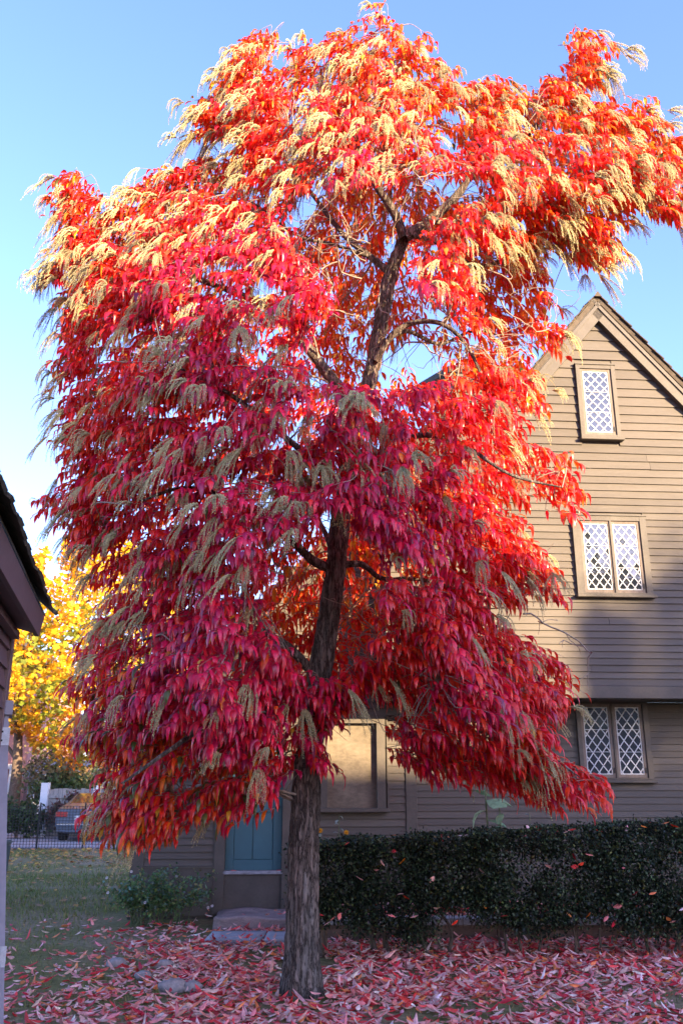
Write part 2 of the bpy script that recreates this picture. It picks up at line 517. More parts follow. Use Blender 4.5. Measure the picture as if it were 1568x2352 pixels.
# --- clapboards
def board_mesh(L, h, seed):
    n = max(2, int(L / 0.6) + 1)
    r = random.Random(seed)
    V, F = [], []
    ph = r.random() * 50
    for i in range(n):
        x = L * i / (n - 1)
        dz = mnoise.noise(Vector((x * 0.5 + ph, ph, 0))) * 0.006
        dy = mnoise.noise(Vector((x * 0.8, ph, 5))) * 0.003
        V += [(x, -0.030 + dy, dz), (x, -0.007 + dy, h + 0.02 + dz), (x, 0.001, h + 0.02 + dz), (x, 0.001, dz + 0.0)]
    for i in range(n - 1):
        a = i * 4
        for k in range(4):
            F.append((a + k, a + (k + 1) % 4, a + 4 + (k + 1) % 4, a + 4 + k))
    F += [(0, 3, 2, 1), ((n - 1) * 4, (n - 1) * 4 + 1, (n - 1) * 4 + 2, (n - 1) * 4 + 3)]
    return V, F
NB = 0
def lay_boards(parent, plane, z0, z1, expo, left, right, obst, joint=0.22):
    global NB
    z = z0
    while z < z1:
        e = expo(z) * random.uniform(0.95, 1.05)
        zm = z + e * 0.5
        pieces = [(left(zm), right(zm))]
        for (a, b, c, d) in obst:
            ov = min(z + e, d) - max(z, c)
            if ov > 0.35 * e:
                nxt = []
                for (p, q) in pieces:
                    if b <= p or a >= q:
                        nxt.append((p, q))
                    else:
                        if a + 0.015 > p + 0.02: nxt.append((p, a + 0.015))
                        if b - 0.015 < q - 0.02: nxt.append((b - 0.015, q))
                pieces = nxt
        for (p, q) in pieces:
            if q - p < 0.05: continue
            cuts = [p, q]
            if q - p > 1.6 and random.random() < joint * (q - p) / 2.5:
                cuts.insert(1, random.uniform(p + 0.5, q - 0.5))
            for a, b in zip(cuts[:-1], cuts[1:]):
                V, F = board_mesh(b - a - 0.003, e, NB)
                me = bpy.data.meshes.new('clapboard')
                me.from_pydata(V, [], F)
                me.materials.append(M['paint'])
                o = link('clapboard', me, parent)
                o.location = (a, plane - random.uniform(0, 0.002), z)
                NB += 1
        z += e

def lattice_panes(win, s0, s1, z0, z1, y, dw, dh, phase=0.0, leadw=0.012):
    """diamond panes clipped to the sash opening, each a pane of its own; the cames between them in one lattice"""
    cx, cz = (s0 + s1) / 2 + phase * dw, (z0 + z1) / 2
    def clip(poly, axis, lim, keep_less):
        out = []
        for i in range(len(poly)):
            a, b = poly[i - 1], poly[i]
            ia = (a[axis] <= lim) if keep_less else (a[axis] >= lim)
            ib = (b[axis] <= lim) if keep_less else (b[axis] >= lim)
            if ia != ib:
                t = (lim - a[axis]) / (b[axis] - a[axis])
                out.append((a[0] + t * (b[0] - a[0]), a[1] + t * (b[1] - a[1])))
            if ib: out.append(b)
        return out
    ni, nj = int((s1 - s0) / dw) + 3, int((z1 - z0) / dh) + 3
    for j in range(-2 * nj, 2 * nj + 1):
        for i in range(-ni, ni + 1):
            px = cx + (i + (0.5 if j % 2 else 0)) * dw
            pz = cz + j * dh / 2
            poly = [(px - dw / 2, pz), (px, pz - dh / 2), (px + dw / 2, pz), (px, pz + dh / 2)]
            for ax, lim, kl in ((0, s0, False), (0, s1, True), (1, z0, False), (1, z1, True)):
                if poly: poly = clip(poly, ax, lim, kl)
            if len(poly) < 3: continue
            ar = abs(sum(poly[k - 1][0] * poly[k][1] - poly[k][0] * poly[k - 1][1] for k in range(len(poly)))) / 2
            if ar < 0.0006: continue
            mx = sum(p[0] for p in poly) / len(poly); mz = sum(p[1] for p in poly) / len(poly)
            me = bpy.data.meshes.new('pane')
            n = len(poly)
            me.from_pydata([(p[0] - mx, -0.002, p[1] - mz) for p in poly] + [(p[0] - mx, 0.002, p[1] - mz) for p in poly], [],
                           [tuple(range(n)), tuple(range(2 * n - 1, n - 1, -1))] + [(k, n + k, n + (k + 1) % n, (k + 1) % n) for k in range(n)])
            me.materials.append(M['glass'])
            o = link('pane', me, win)
            o.location = (mx, y, mz)
            o.rotation_euler = (random.gauss(0, 0.011), 0, random.gauss(0, 0.011))
    mb = MB()
    sl = dh / dw
    def came(x0, za, x1, zb):
        d = Vector((x1 - x0, 0, zb - za)); L = d.length
        if L < 0.01: return
        d /= L
        nrm = Vector((-d.z, 0, d.x)) * (leadw / 2)
        a, b = Vector((x0, 0, za)), Vector((x1, 0, zb))
        yf, yb = y - 0.009, y - 0.0005
        mb.hexa([(a - nrm) + Vector((0, yf, 0)), (b - nrm) + Vector((0, yf, 0)), (b - nrm) + Vector((0, yb, 0)), (a - nrm) + Vector((0, yb, 0)),
                 (a + nrm) + Vector((0, yf, 0)), (b + nrm) + Vector((0, yf, 0)), (b + nrm) + Vector((0, yb, 0)), (a + nrm) + Vector((0, yb, 0))])
    for sgn in (1, -1):
        for k in range(-40, 41):
            # line: (z-cz) = sgn*sl*(x-cx) + (k+0.5)*dh
            c0 = cz + (k + 0.5) * dh
            x0, x1 = s0, s1
            za, zb = c0 + sgn * sl * (x0 - cx), c0 + sgn * sl * (x1 - cx)
            lo, hi = 0.0, 1.0
            dz = zb - za
            ta, tb = (z0 - za) / dz, (z1 - za) / dz
            lo, hi = max(0, min(ta, tb)), min(1, max(ta, tb))
            if hi - lo < 0.02: continue
            came(x0 + lo * (x1 - x0), za + lo * dz, x0 + hi * (x1 - x0), za + hi * dz)
    e = 0.008
    came(s0 + e, z0, s0 + e, z1); came(s1 - e, z0, s1 - e, z1); came(s0, z0 + e, s1, z0 + e); came(s0, z1 - e, s1, z1 - e)
    mb.build('lead_lattice', M['lead'], win)
    # saddle bars across the back of the leads
    for t in (0.33, 0.66):
        sb = MB(); zz = z0 + (z1 - z0) * t
        sb.box((s0, y - 0.011, zz - 0.003), (s1, y - 0.0095, zz + 0.003)); sb.build('saddle_bar', M['lead'], win)

def lattice_window(plane, cs0, cs1, cz0, cz1, lights, dw, dh, sill=True, label=None):
    """casing boards (the part), sashes, panes, lattice, sill"""
    f = plane - 0.075
    ls0, ls1 = lights[0][0], lights[-1][1]
    z0, z1 = lights[0][2], lights[0][3]
    m = MB()
    m.box((cs0, f, cz0), (ls0 - 0.045, plane + 0.0, cz1)); m.box((ls1 + 0.045, f, cz0), (cs1, plane + 0.0, cz1))
    m.box((ls0 - 0.045, f + .003, z1 + 0.04), (ls1 + 0.045, plane + 0.0, cz1)); m.box((ls0 - 0.045, f + .003, cz0), (ls1 + 0.045, plane + 0.0, z0 - 0.045))
    if len(lights) > 1:
        mm = (lights[0][1] + lights[1][0]) / 2
        m.box((mm - 0.012, f + 0.004, z0 - 0.045), (mm + 0.012, plane, z1 + 0.04))
    win = m.build('window', M['trim'], house)
    if label: win['label'] = label
    for (a, b, c, d) in lights:
        s = MB(); g_ = f + 0.022; k = 0.04
        s.box((a - k, g_, c - k), (a, plane - 0.02, d + k)); s.box((b, g_, c - k), (b + k, plane - 0.02, d + k))
        s.box((a, g_ + .002, d), (b, plane - 0.02, d + k)); s.box((a, g_ + .002, c - k), (b, plane - 0.02, c))
        s.build('sash', M['bare_wood'], win)
        lattice_panes(win, a, b, c, d, plane - 0.036, dw, dh, phase=random.uniform(-0.2, 0.2))
        hs = MB(); hs.box((b + 0.01, g_ - 0.008, c + 0.02), (b + 0.03, g_, c + 0.09)); hs.build('latch', M['black_net'], win)
    if sill:
        s = MB(); s.box((cs0 - 0.02, plane - 0.115, cz0 - 0.045), (cs1 + 0.03, plane, cz0 - 0.003)); s.bevel(0.006)
        s.build('sill', M['trim'], win)
    hd = MB(); hd.box((cs0 - 0.012, plane - 0.088, cz1 + .002), (cs1 + 0.012, plane, cz1 + 0.022)); hd.build('drip_cap', M['trim'], win)
    WINS.append((plane, cs0, cs1, cz0 - 0.04, cz1 + 0.02))
    return win
lattice_window(JY, US(6.18), US(6.78), UZ(6.50), UZ(7.68), [(US(6.285), US(6.675), UZ(6.59), UZ(7.58))], 0.128, 0.142, True, 'small attic window of diamond leaded panes high in the gable')
lattice_window(JY, US(5.93), US(7.00), UZ(4.15), UZ(5.29), [(US(6.08), US(6.445), UZ(4.22), UZ(5.18)), (US(6.515), US(6.865), UZ(4.22), UZ(5.18))], 0.112, 0.145, True, 'pair of leaded casements on the jettied upper floor, mirroring bright sky')
lattice_window(0.0, 5.97, 6.99, 1.70, 2.735, [(6.07, 6.425, 1.765, 2.67), (6.53, 6.87, 1.765, 2.67)], 0.128, 0.168, True, 'pair of leaded casements with white lattice under the overhang')

# --- boarded window of the lean-to
m = MB()
m.box((2.40, -0.11, 1.34), (2.515, 0, 2.52)); m.box((3.18, -0.11, 1.34), (3.295, 0, 2.52)); m.box((2.515, -0.107, 2.43), (3.18, 0, 2.52))
bw = m.build('window', M['trim'], house); bw['label'] = 'boarded-up window in a plain frame beside the tree trunk'
m = MB(); m.box((2.515, -0.018, 1.34), (3.18, 0.0, 2.43)); m.build('board_panel', M['old_board'], bw)
m = MB(); m.box((3.315, -0.085, 1.32), (3.33, 0, 2.54)); m.box((2.38, -0.085, 2.523), (3.33, 0, 2.545)); m.build('moulding', M['trim'], bw)
m = MB(); m.box((2.36, -0.15, 1.285), (3.345, 0, 1.338)); m.bevel(0.008); m.build('sill', M['trim'], bw)
WINS.append((0.0, 2.40, 3.33, 1.28, 2.545))

# --- door
DZ0, DZ1 = 0.575, 2.28
m = MB(); m.box((1.2, 0.055, DZ0), (1.93, 0.10, DZ1))
door = m.build('door', M['teal'], house); door['label'] = 'teal panelled plank door above a worn threshold'
for a, b, c, d in ((1.2, 1.305, DZ0, DZ1), (1.815, 1.93, DZ0, DZ1), (1.305, 1.815, DZ0, 0.70), (1.305, 1.815, 1.28, 1.42), (1.305, 1.815, 2.16, DZ1)):
    m = MB(); m.box((a + .0012, 0.030 if b - a > .2 else .0285, c), (b - .0012, 0.0545, d)); m.bevel(0.004); m.build('door_rail', M['teal'], door)
for c, d in ((0.70, 1.28), (1.42, 2.16)):
    for a, b in ((1.31, 1.545), (1.557, 1.81)):
        m = MB(); m.box((a, 0.042, c + .004), (b, 0.0545, d - .004)); m.bevel(0.003); m.build('door_panel', M['teal'], door)
m = MB(); m.tube([(1.865, 0.0, 1.35), (1.865, 0.028, 1.35)], [0.028, 0.012], 12); m.build('door_handle', M['black_net'], door, True)
m = MB(); m.box((1.17, -0.05, 0.53), (1.955, 0.05, 0.573)); m.bevel(0.006); m.build('threshold', M['sill_worn'], house)
m = MB(); m.box((1.2, -0.02, 0.06), (1.93, 0.14, 0.528)); m.build('riser_board', M['trim'], house)
for a, b in ((1.06, 1.198), (1.932, 2.09)):
    m = MB(); m.box((a, -0.05, 0.06), (b, 0.0, 2.42)); m.bevel(0.004); m.build('door_casing', M['trim'], house)
m = MB(); m.box((1.198, -0.048, 2.29), (1.932, 0.0, 2.42)); m.build('door_head', M['trim'], house)
m = MB(); m.box((0.0, -0.045, 0.05), (0.17, 0.0, lean(0.0) - 0.05)); m.bevel(0.005); m.build('corner_board', M['trim'], house)
m = MB(); m.box((3.57, -0.045, 0.05), (3.72, 0.0, 2.74)); m.bevel(0.005); m.build('corner_board', M['trim'], house)
m = MB(); m.box((0.17, -0.035, 0.05), (1.06, 0.0, 0.61)); m.box((0.17, -0.05, 0.61), (1.06, 0, 0.632)); m.build('water_table', M['trim'], house)
for a, b in ((2.09, 3.57), (3.72, REND)):
    m = MB(); m.box((a, -0.035, 0.05), (b, 0.0, 0.42)); m.build('water_table', M['trim'], house)
# --- jetty beam
m = MB(); m.box((3.23, JY - 0.045, 2.715), (REND, JY + 0.02, 2.88)); m.bevel(0.008); m.build('jetty_beam', M['trim'], house)
m = MB(); m.box((3.23, JY + 0.02, 2.70), (3.36, -0.002, 2.739)); m.build('jetty_bracket', M['trim'], house)

def obst(plane): return [t[1:] for t in WINS if t[0] == plane]
ex_low = lambda z: 0.088
lay_boards(wall_low, 0.0, 0.634, 2.35, ex_low, lambda z: 0.17, lambda z: 1.06, [])
lay_boards(wall_low, 0.0, 2.43, lean(1.3), ex_low, lambda z: max(0.03, (z - 2.15) / 1.056 - 0.12), lambda z: 2.0, [(1.06, 2.09, 0, 2.42)])
lay_boards(wall_low, 0.0, 0.42, lean(3.0) - .2, lambda z: 0.096, lambda z: max(2.09, (z - 2.15) / 1.056 - 0.12), lambda z: 3.57 if z < 2.72 else 3.27, obst(0.0))
lay_boards(wall_low, 0.0, 0.42, 2.66, ex_low, lambda z: 3.72, lambda z: REND, obst(0.0))
def ex_up(z): return float(np.interp(z, [2.7, 4.0, 5.3, 6.6, 7.4, 8.8], [0.088, 0.096, 0.106, 0.128, 0.15, 0.185]))
lay_boards(wall_up, JY, 2.885, PEAK[1] - .2, ex_up,
           lambda z: (max(3.25, (z - 2.05) / 1.056 - 0.13) if z < 6.7 else 4.3) if z < EAVE - 0.02 else PEAK[0] - (PEAK[1] - z) / GS,
           lambda z: REND if z < EAVE - 0.02 else PEAK[0] + (PEAK[1] - z) / GS, obst(JY))

# --- rakes and roofs
def slope_board(p0, p1, depth, y0, y1, name, mat, parent, drop=0.0):
    """board following a slope from p0 to p1 (x, z); 'depth' measured down across the slope"""
    d = Vector((p1[0] - p0[0], p1[1] - p0[1])).normalized()
    n = Vector((d.y, -d.x)) if d.x * 1 >= 0 else Vector((-d.y, d.x))
    if n.y > 0: n = -n
    a, b = Vector(p0) + n * drop, Vector(p1) + n * drop
    m = MB(); m.prism([tuple(a), tuple(b), tuple(b + n * depth), tuple(a + n * depth)], y0, y1)
    return m.build(name, mat, parent)
def shingle_roof(name, p0, p1, y0, y1, thick, parent, course=0.17, width=None):
    """deck plus courses of shingles, each course a piece; p0 is the ridge end, p1 the eave end"""
    deck = slope_board(p0, p1, thick, y0 + 0.03, y1, name, M['roof'], parent)
    d = Vector((p1[0] - p0[0], p1[1] - p0[1])); L = d.length; d /= L
    n = Vector((-d.y, d.x))
    if n.y < 0: n = -n
    k = 0.0
    while k < L:
        a = Vector(p0) + d * k; b = Vector(p0) + d * min(L + 0.05, k + course * 1.25)
        m = MB(); j = random.uniform(-0.012, 0.012)
        m.prism([tuple(a + n * 0.002), tuple(b + n * 0.014), tuple(b + n * 0.034), tuple(a + n * 0.012)], y0 + j, y1)
        m.build('shingle_course', M['roof'], deck)
        k += course
    return deck
RY = JY - 0.16
pl, pr = (gl - 0.28, EAVE - 0.28 * GS), (PEAK[0] + 3.2, PEAK[1] - 3.2 * GS)
pk = (PEAK[0], PEAK[1] + 0.11)
shingle_roof('roof', pk, (pl[0], pl[1] + 0.11), RY, 5.0, 0.07, house)
shingle_roof('roof', pk, (pr[0], pr[1] + 0.11), RY, 5.0, 0.07, house)
for e in (pl, pr):
    slope_board(pk, (e[0], e[1] + 0.11), 0.20, RY + 0.05, JY - 0.02, 'rake_board', M['trim'], house, 0.072)
    slope_board((PEAK[0], PEAK[1] + 0.09), (e[0], e[1] + 0.09), 0.05, RY + 0.03, RY + 0.049, 'rake_moulding', M['trim'], house, 0.075)
m = MB(); m.prism([(PEAK[0] - 0.06, PEAK[1] + 0.06), (PEAK[0] + 0.06, PEAK[1] + 0.06), (PEAK[0], PEAK[1] + 0.15)], RY - 0.02, 5.0); m.build('ridge_cap', M['roof'], house)
# main eave left and right of the gable, roof rising behind
for a, b in ((4.2, gl - 0.1), (gr + 0.3, REND)):
    m = MB()
    m.hexa([(a, JY - 0.2, EAVE), (b, JY - 0.2, EAVE), (b, 4.0, 9.2), (a, 4.0, 9.2), (a, JY - 0.2, EAVE + 0.1), (b, JY - 0.2, EAVE + 0.1), (b, 4.0, 9.3), (a, 4.0, 9.3)])
    m.build('roof', M['roof'], house)
    m = MB(); m.box((a, JY - 0.17, EAVE - 0.14), (b, JY - 0.0, EAVE - 0.003)); m.build('eave_board', M['trim'], house)
m = MB(); m.prism([(4.3, lean(4.3) - 0.3), (4.42, lean(4.3) - 0.3), (4.42, EAVE), (4.3, EAVE)], JY + 0.25, 4.0); m.build('wall', M['paint'], house)
# lean-to roof
shingle_roof('roof', (4.3, lean(4.3) + 0.1), (-0.32, lean(-0.32) + 0.1), -0.72, 5.0, 0.09, house) if False else None
slope_board((3.2, lean(3.2)), (-0.25, lean(-0.25)), 0.20, -0.10, -0.03, 'rake_board', M['trim'], house, 0.0)
shingle_roof('roof', (4.3, lean(4.3) + 0.10), (3.2, lean(3.2) + 0.10), JY - 0.12, 5.0, 0.09, house)
shingle_roof('roof', (3.2, lean(3.2) + 0.10), (-0.32, lean(-0.32) + 0.10), -0.16, 5.0, 0.09, house)

# ================================================================== NEIGHBOURS BEHIND THE CAMERA (they cast the shade the yard lies in)
nb = empty('neighbour_house', (11.3, -13.0, 0))
tag(nb, 'long grey clapboard neighbour house with brick chimney that shades the yard', 'house')
m = MB(); m.prism([(-2.7, 0), (2.7, 0), (2.7, 8.1), (0, 10.77), (-2.7, 8.1)], 0, 19.0)
o = m.build('wall', M['neighbour'], nb); o.rotation_euler = (0, 0, -PI / 2)
for s in (-1, 1):
    m = MB(); m.hexa([(-0.3, s * 3.05, 7.76), (19.3, s * 3.05, 7.76), (19.3, 0, 10.78), (-0.3, 0, 10.78), (-0.3, s * 3.05, 7.88), (19.3, s * 3.05, 7.88), (19.3, 0, 10.9), (-0.3, 0, 10.9)])
    m.build('roof', M['roof'], nb)
m = MB(); m.box((14.2, -0.25, 9.7), (14.62, 0.25, 12.6)); m.box((14.15, -0.3, 12.6), (14.67, 0.3, 12.72)); m.build('chimney', M['brick'], nb)
for k in range(5):
    for z in (1.0, 3.6, 6.1):
        m = MB(); m.box((1.3 + 3.3 * k, 2.69, z), (2.3 + 3.3 * k, 2.74, z + 1.5)); m.build('window', M['glass'], nb)

def leafy(n, cen, rad, size, table, seed_dir=None, squash=1.0):
    """leaf quads filling an ellipsoid with clumps and gaps"""
    k = max(8, n // 160)
    cc = rng.normal(0, 1, (k, 3)); cc /= np.linalg.norm(cc, axis=1, keepdims=True); cc *= rng.uniform(0.35, 0.92, (k, 1)); cc = cc * rad + cen
    idx = rng.integers(0, k, n)
    P = cc[idx] + rng.normal(0, 1, (n, 3)) * np.asarray(rad) * 0.17
    A = norm(rng.normal(0, 1, (n, 3))); B = norm(np.cross(A, rng.normal(0, 1, (n, 3))))
    s = size * rng.uniform(0.6, 1.3, (n, 1))
    return quads_np(P, A * s, B * s * 0.6), pick_colors(n, table, 0.2)
GREEN = [((0.045, 0.075, 0.025), 3), ((0.03, 0.055, 0.02), 2), ((0.07, 0.10, 0.03), 1)]
t = empty('evergreen_tree', (10.15, -7.0, 0)); tag(t, 'broad dark evergreen in front of the neighbour house', 'tree')
m = MB(); m.tube([(0, 0, 0), (0.1, 0, 4), (0, 0.1, 9.5)], [0.26, 0.18, 0.05], 10); m.build('trunk', M['stem'], t, True)
V, C = leafy(15000, np.array([0, 0, 7.9]), np.array([2.7, 2.4, 2.9]), 0.13, GREEN)
tag(link('crown', quad_mesh('crown', V, C, M['hedge_leaf']), t), kind='stuff')
t = empty('shade_tree', (29.3, -15.0, 0)); tag(t, 'round-crowned tree beyond the neighbour house chimney', 'tree')
m = MB(); m.tube([(0, 0, 0), (0.1, 0, 6), (0, 0.2, 12)], [0.3, 0.2, 0.08], 10); m.build('trunk', M['stem'], t, True)
V, C = leafy(3300, np.array([0.3, 0, 12.3]), np.array([2.7, 2.5, 2.5]), 0.13, [((0.30, 0.16, 0.03), 2), ((0.12, 0.12, 0.03), 2)])
tag(link('crown', quad_mesh('crown', V, C, M['maple_leaf']), t), kind='stuff')
segs = []
for k in range(14):
    a = rng.random() * 2 * PI; z0 = rng.uniform(7, 10.5)
    segs.append((catmull([(0, 0, z0), (math.cos(a) * 1.2, math.sin(a) * 1.2, z0 + 1.4), (math.cos(a) * 2.4, math.sin(a) * 2.2, z0 + 3.2)], 4), 0.06, 0.015))
V, F = tubes_np(segs); link('limbs', mesh_np('limbs', V, F, M['stem']), t)

# ================================================================== SHED AT THE LEFT EDGE
# local: x runs along the eave wall away from the camera, y out of the wall (to the right), z up
SD = norm(np.array([-0.2385, 1.0, 0]))
sc = at(23, 1453, 5.3); SC0 = np.array([sc[0], sc[1], 0])
shed = empty('garden_shed', SC0, math.atan2(SD[1], SD[0]))
tag(shed, 'brown shed corner with shingled eave and hinged pale board', 'shed')
EZ = float(sc[2])                   # soffit height at the wall
m = MB(); m.box((-4.0, 0.0, 0.0), (-0.06, 2.6, EZ + 0.15)); wl_s = m.build('wall', M['shed_paint'], shed)
# clapboards of the shed wall (wall face is local -y side, towards the yard)
z = 0.2; k = 0
while z < EZ:
    m = MB(); e = 0.115
    m.hexa([(-3.9, -0.026, z), (-0.10, -0.026, z), (-0.10, 0.0, z), (-3.9, 0.0, z), (-3.9, -0.008, z + e), (-0.10, -0.008, z + e), (-0.10, 0.0, z + e), (-3.9, 0.0, z + e)])
    m.build('clapboard', M['shed_paint'], wl_s); z += e
m = MB(); m.box((-0.10, -0.035, 0.0), (0.0, 0.02, EZ)); m.bevel(0.004); m.build('corner_board', M['shed_paint'], shed)
tip = at(107, 1436, 5.28)
loc_tip = Matrix.Rotation(-math.atan2(SD[1], SD[0]), 3, 'Z') @ (Vector(tip) - Vector(SC0))
oy, tx, tz = loc_tip.y, loc_tip.x, loc_tip.z   # y is negative: out over the yard
m = MB(); m.hexa([(-4, oy + 0.05, EZ - 0.02), (tx - .03, oy + 0.05, EZ - 0.02), (tx - .03, 0.1, EZ + 0.05), (-4, 0.1, EZ + 0.05), (-4, oy + 0.05, EZ), (tx - .03, oy + 0.05, EZ), (tx - .03, 0.1, EZ + 0.07), (-4, 0.1, EZ + 0.07)]); m.build('soffit', M['shed_paint'], shed)
m = MB(); m.hexa([(-4, oy + 0.035, EZ - 0.03), (tx - .01, oy + 0.035, EZ - 0.03), (tx - .01, oy + 0.06, EZ - 0.03), (-4, oy + 0.06, EZ - 0.03), (-4, oy + 0.015, EZ + 0.09), (tx - .01, oy + 0.015, EZ + 0.09), (tx - .01, oy + 0.06, EZ + 0.09), (-4, oy + 0.06, EZ + 0.09)]); m.build('fascia', M['shed_paint'], shed)
m = MB(); m.box((-4, -0.075, EZ - 0.06), (tx - 0.06, -0.03, EZ - 0.018)); m.build('moulding', M['shed_paint'], shed)
deck = MB(); deck.hexa([(-4, oy + 0.01, EZ + 0.092), (tx, oy + 0.01, EZ + 0.092), (tx, 1.3, EZ + 1.5), (-4, 1.3, EZ + 1.5), (-4, oy + 0.01, EZ + 0.105), (tx, oy + 0.01, EZ + 0.105), (tx, 1.3, EZ + 1.52), (-4, 1.3, EZ + 1.52)])
deck = deck.build('roof', M['roof'], shed)
sl = Vector((0, 1.3 - oy, 1.41)).normalized(); nn = Vector((0, -sl.z, sl.y))
for c in range(10):
    x = tx + 0.02
    while x > -2.6:
        wd = random.uniform(0.07, 0.14)
        j = random.uniform(-0.02, 0.02)
        b0 = Vector((0, oy - 0.02, EZ + 0.10)) + sl * (c * 0.14 + j) + nn * 0.004
        b1 = b0 + sl * 0.24
        th = random.uniform(0.012, 0.02)
        up0, up1 = nn * (0.020), nn * 0.004
        a, bq = Vector((x - wd + 0.004, 0, 0)), Vector((x, 0, 0))
        m = MB(); m.hexa([b0 + a + up0, b0 + bq + up0, b1 + bq + up1, b1 + a + up1, b0 + a + up0 + nn * th, b0 + bq + up0 + nn * th, b1 + bq + up1 + nn * th * .5, b1 + a + up1 + nn * th * .5])
        if c < 4 or x > -0.6: m.build('shingle', M['roof'], deck)
        else: m.bm.free()
        x -= wd
# leaning pale board with hinge plates against the corner
pa, pb = at(21, 1640, 5.26), at(9, 2352, 5.0)
pb = pa + (pb - pa) * 1.0
dn = norm(pb - pa); L = float((pa[2] - 0.0) / -dn[2]); foot = pa + dn * L
sd = norm(np.array([-1.0, -0.35, 0])); fr = norm(np.cross(sd, dn)); fr = -fr if fr[1] > 0 else fr
def slab_pts(p, q, w, t): return [p, p + sd * w, p + sd * w - fr * t, p - fr * t, q, q + sd * w, q + sd * w - fr * t, q - fr * t]
hinge = empty('hinged_board', foot)
tag(hinge, 'pale lilac board with two hinge plates leaning on the shed corner', 'board')
def wpart(name, pts, mat):
    m = MB(); m.hexa([tuple(np.asarray(q) - foot) for q in pts]); return m.build(name, mat, hinge)
wpart('board', slab_pts(foot, pa, 0.30, 0.05), M['shed_pale'])
for (px, py) in ((16, 1700), (8, 2215)):
    tt = (py - 1640) / (2352 - 1640)
    c = pa + (at(9, 2352, 5.0) - pa) * tt
    wpart('hinge_plate', slab_pts(c - np.array([0, 0, 0.05]) + fr * 0.012 - sd * 0.006, c + np.array([0, 0, 0.05]) + fr * 0.012 - sd * 0.006, 0.09, 0.011), M['metal_plate'])
    for dz in (-0.025, 0.025):
        q = c + np.array([0, 0, dz]) + fr * 0.016 + sd * 0.03
        wpart('screw', slab_pts(q - np.array([0, 0, .005]), q + np.array([0, 0, .005]), 0.01, 0.004), M['black_net'])
wpart('cap_block', slab_pts(pa + fr * .03 - np.array([0, 0, .01]) - sd * .02, pa + fr * .03 + np.array([0, 0, 0.07]) - sd * .02, 0.32, 0.09), M['shed_pale'])

# teal bin behind the shed corner
bp = gnd(-42, 2078)
bn = empty('waste_bin', bp); tag(bn, 'dark teal lidded bin half hidden behind the shed', 'bin')
m = MB(); m.hexa([(-.22, -.22, 0), (.22, -.22, 0), (.22, .22, 0), (-.22, .22, 0), (-.26, -.27, .80), (.245, -.27, .80), (.245, .27, .80), (-.26, .27, .80)]); m.bevel(0.02, 2); m.build('body', M['bin'], bn)
m = MB(); m.box((-.28, -.29, .80), (.26, .29, .86)); m.bevel(0.02, 2); m.build('lid', M['bin'], bn)
for z in (.44, .5, .56):
    m = MB(); m.box((-.1, -.262, z), (.18, -.247, z + .018)); m.build('label_stripe', M['lead'], bn)

# ================================================================== FAR LEFT BACKGROUND
# black net fence
fy = 25.1
xs = [float(at(px, 1940, fy)[0]) for px in (-120, -20, 85, 190, 300)]
nf = empty('net_fence', (xs[0], fy, 0)); tag(nf, 'low black plastic net fence strung along the lawn edge', 'fence')
for x in xs:
    m = MB(); m.tube([(x - xs[0], 0, 0), (x - xs[0] + random.uniform(-.04, .04), 0, 1.2)], 0.022, 6); m.build('post', M['black_net'], nf)
m = MB(); W_ = xs[-1] - xs[0]
x = 0.0
while x < W_:
    m.box((x, -0.004, 0.04), (x + 0.012, 0.004, 1.1)); x += 0.085
z = 0.05
while z < 1.12:
    m.box((0, -0.0065, z), (W_, -0.0045, z + 0.012)); z += 0.075
o = m.build('net', M['black_net'], nf); tag(o, kind='stuff')
# grey board fence
by = 31.5
bx0 = float(at(97, 1900, by)[0])
bf = empty('board_fence', (bx0, by, 0)); tag(bf, 'weathered grey board fence with pale end post beyond the drive', 'fence')
m = MB(); m.box((-.12, -.14, -.02), (.12, .1, 1.75)); m.build('post', M['white_wood'], bf)
m = MB(); m.box((1.68, -.1, -.02), (1.8, .06, 1.66)); m.build('post', M['white_wood'], bf)
for k in range(26):
    m = MB(); h = 1.55 + random.uniform(-.03, .03); m.box((.14 + k * .155, 0, 0), (.14 + k * .155 + .145, .03, h)); m.build('board', M['grey_wood'], bf)
for z in (.3, 1.25):
    m = MB(); m.box((.12, -.05, z), (4.3, -.002, z + .09)); m.build('rail', M['grey_wood'], bf)
# car, seen from behind
cy = 28.6
cx = float(at(192, 1880, cy)[0])
car = empty('parked_car', (cx, cy, 0)); tag(car, 'silver blue saloon car parked with its tail to the net fence', 'car')
def car_section(y, zs):      # half profile (x, z) at this y
    return [(x * 1.0, y, z) for x, z in zs]
prof = [(-0.0, [(0.55, .28), (.80, .32), (.86, .55), (.86, .80), (.80, .93), (.50, .96)]),
        (0.25, [(0.6, .22), (.86, .28), (.90, .55), (.90, .82), (.82, 1.0), (.52, 1.03)]),
        (0.75, [(0.6, .2), (.88, .26), (.92, .55), (.91, .85), (.76, 1.12), (.56, 1.16)]),
        (1.35, [(0.6, .2), (.88, .26), (.92, .55), (.91, .87), (.68, 1.36), (.54, 1.41)]),
        (2.4, [(0.6, .2), (.88, .26), (.92, .55), (.91, .87), (.67, 1.40), (.54, 1.45)]),
        (3.3, [(0.6, .2), (.88, .26), (.92, .55), (.90, .86), (.74, 1.08), (.56, 1.12)]),
        (4.2, [(0.6, .2), (.86, .26), (.88, .5), (.84, .74), (.7, .84), (.5, .87)]),
        (4.55, [(0.5, .3), (.74, .34), (.76, .5), (.72, .64), (.6, .70), (.4, .72)])]
bm = bmesh.new(); rings = []
for y, zs in prof:
    pts = [(x, y, z) for x, z in zs] + [(-x, y, z) for x, z in zs[::-1]]
    rings.append([bm.verts.new(p) for p in pts])
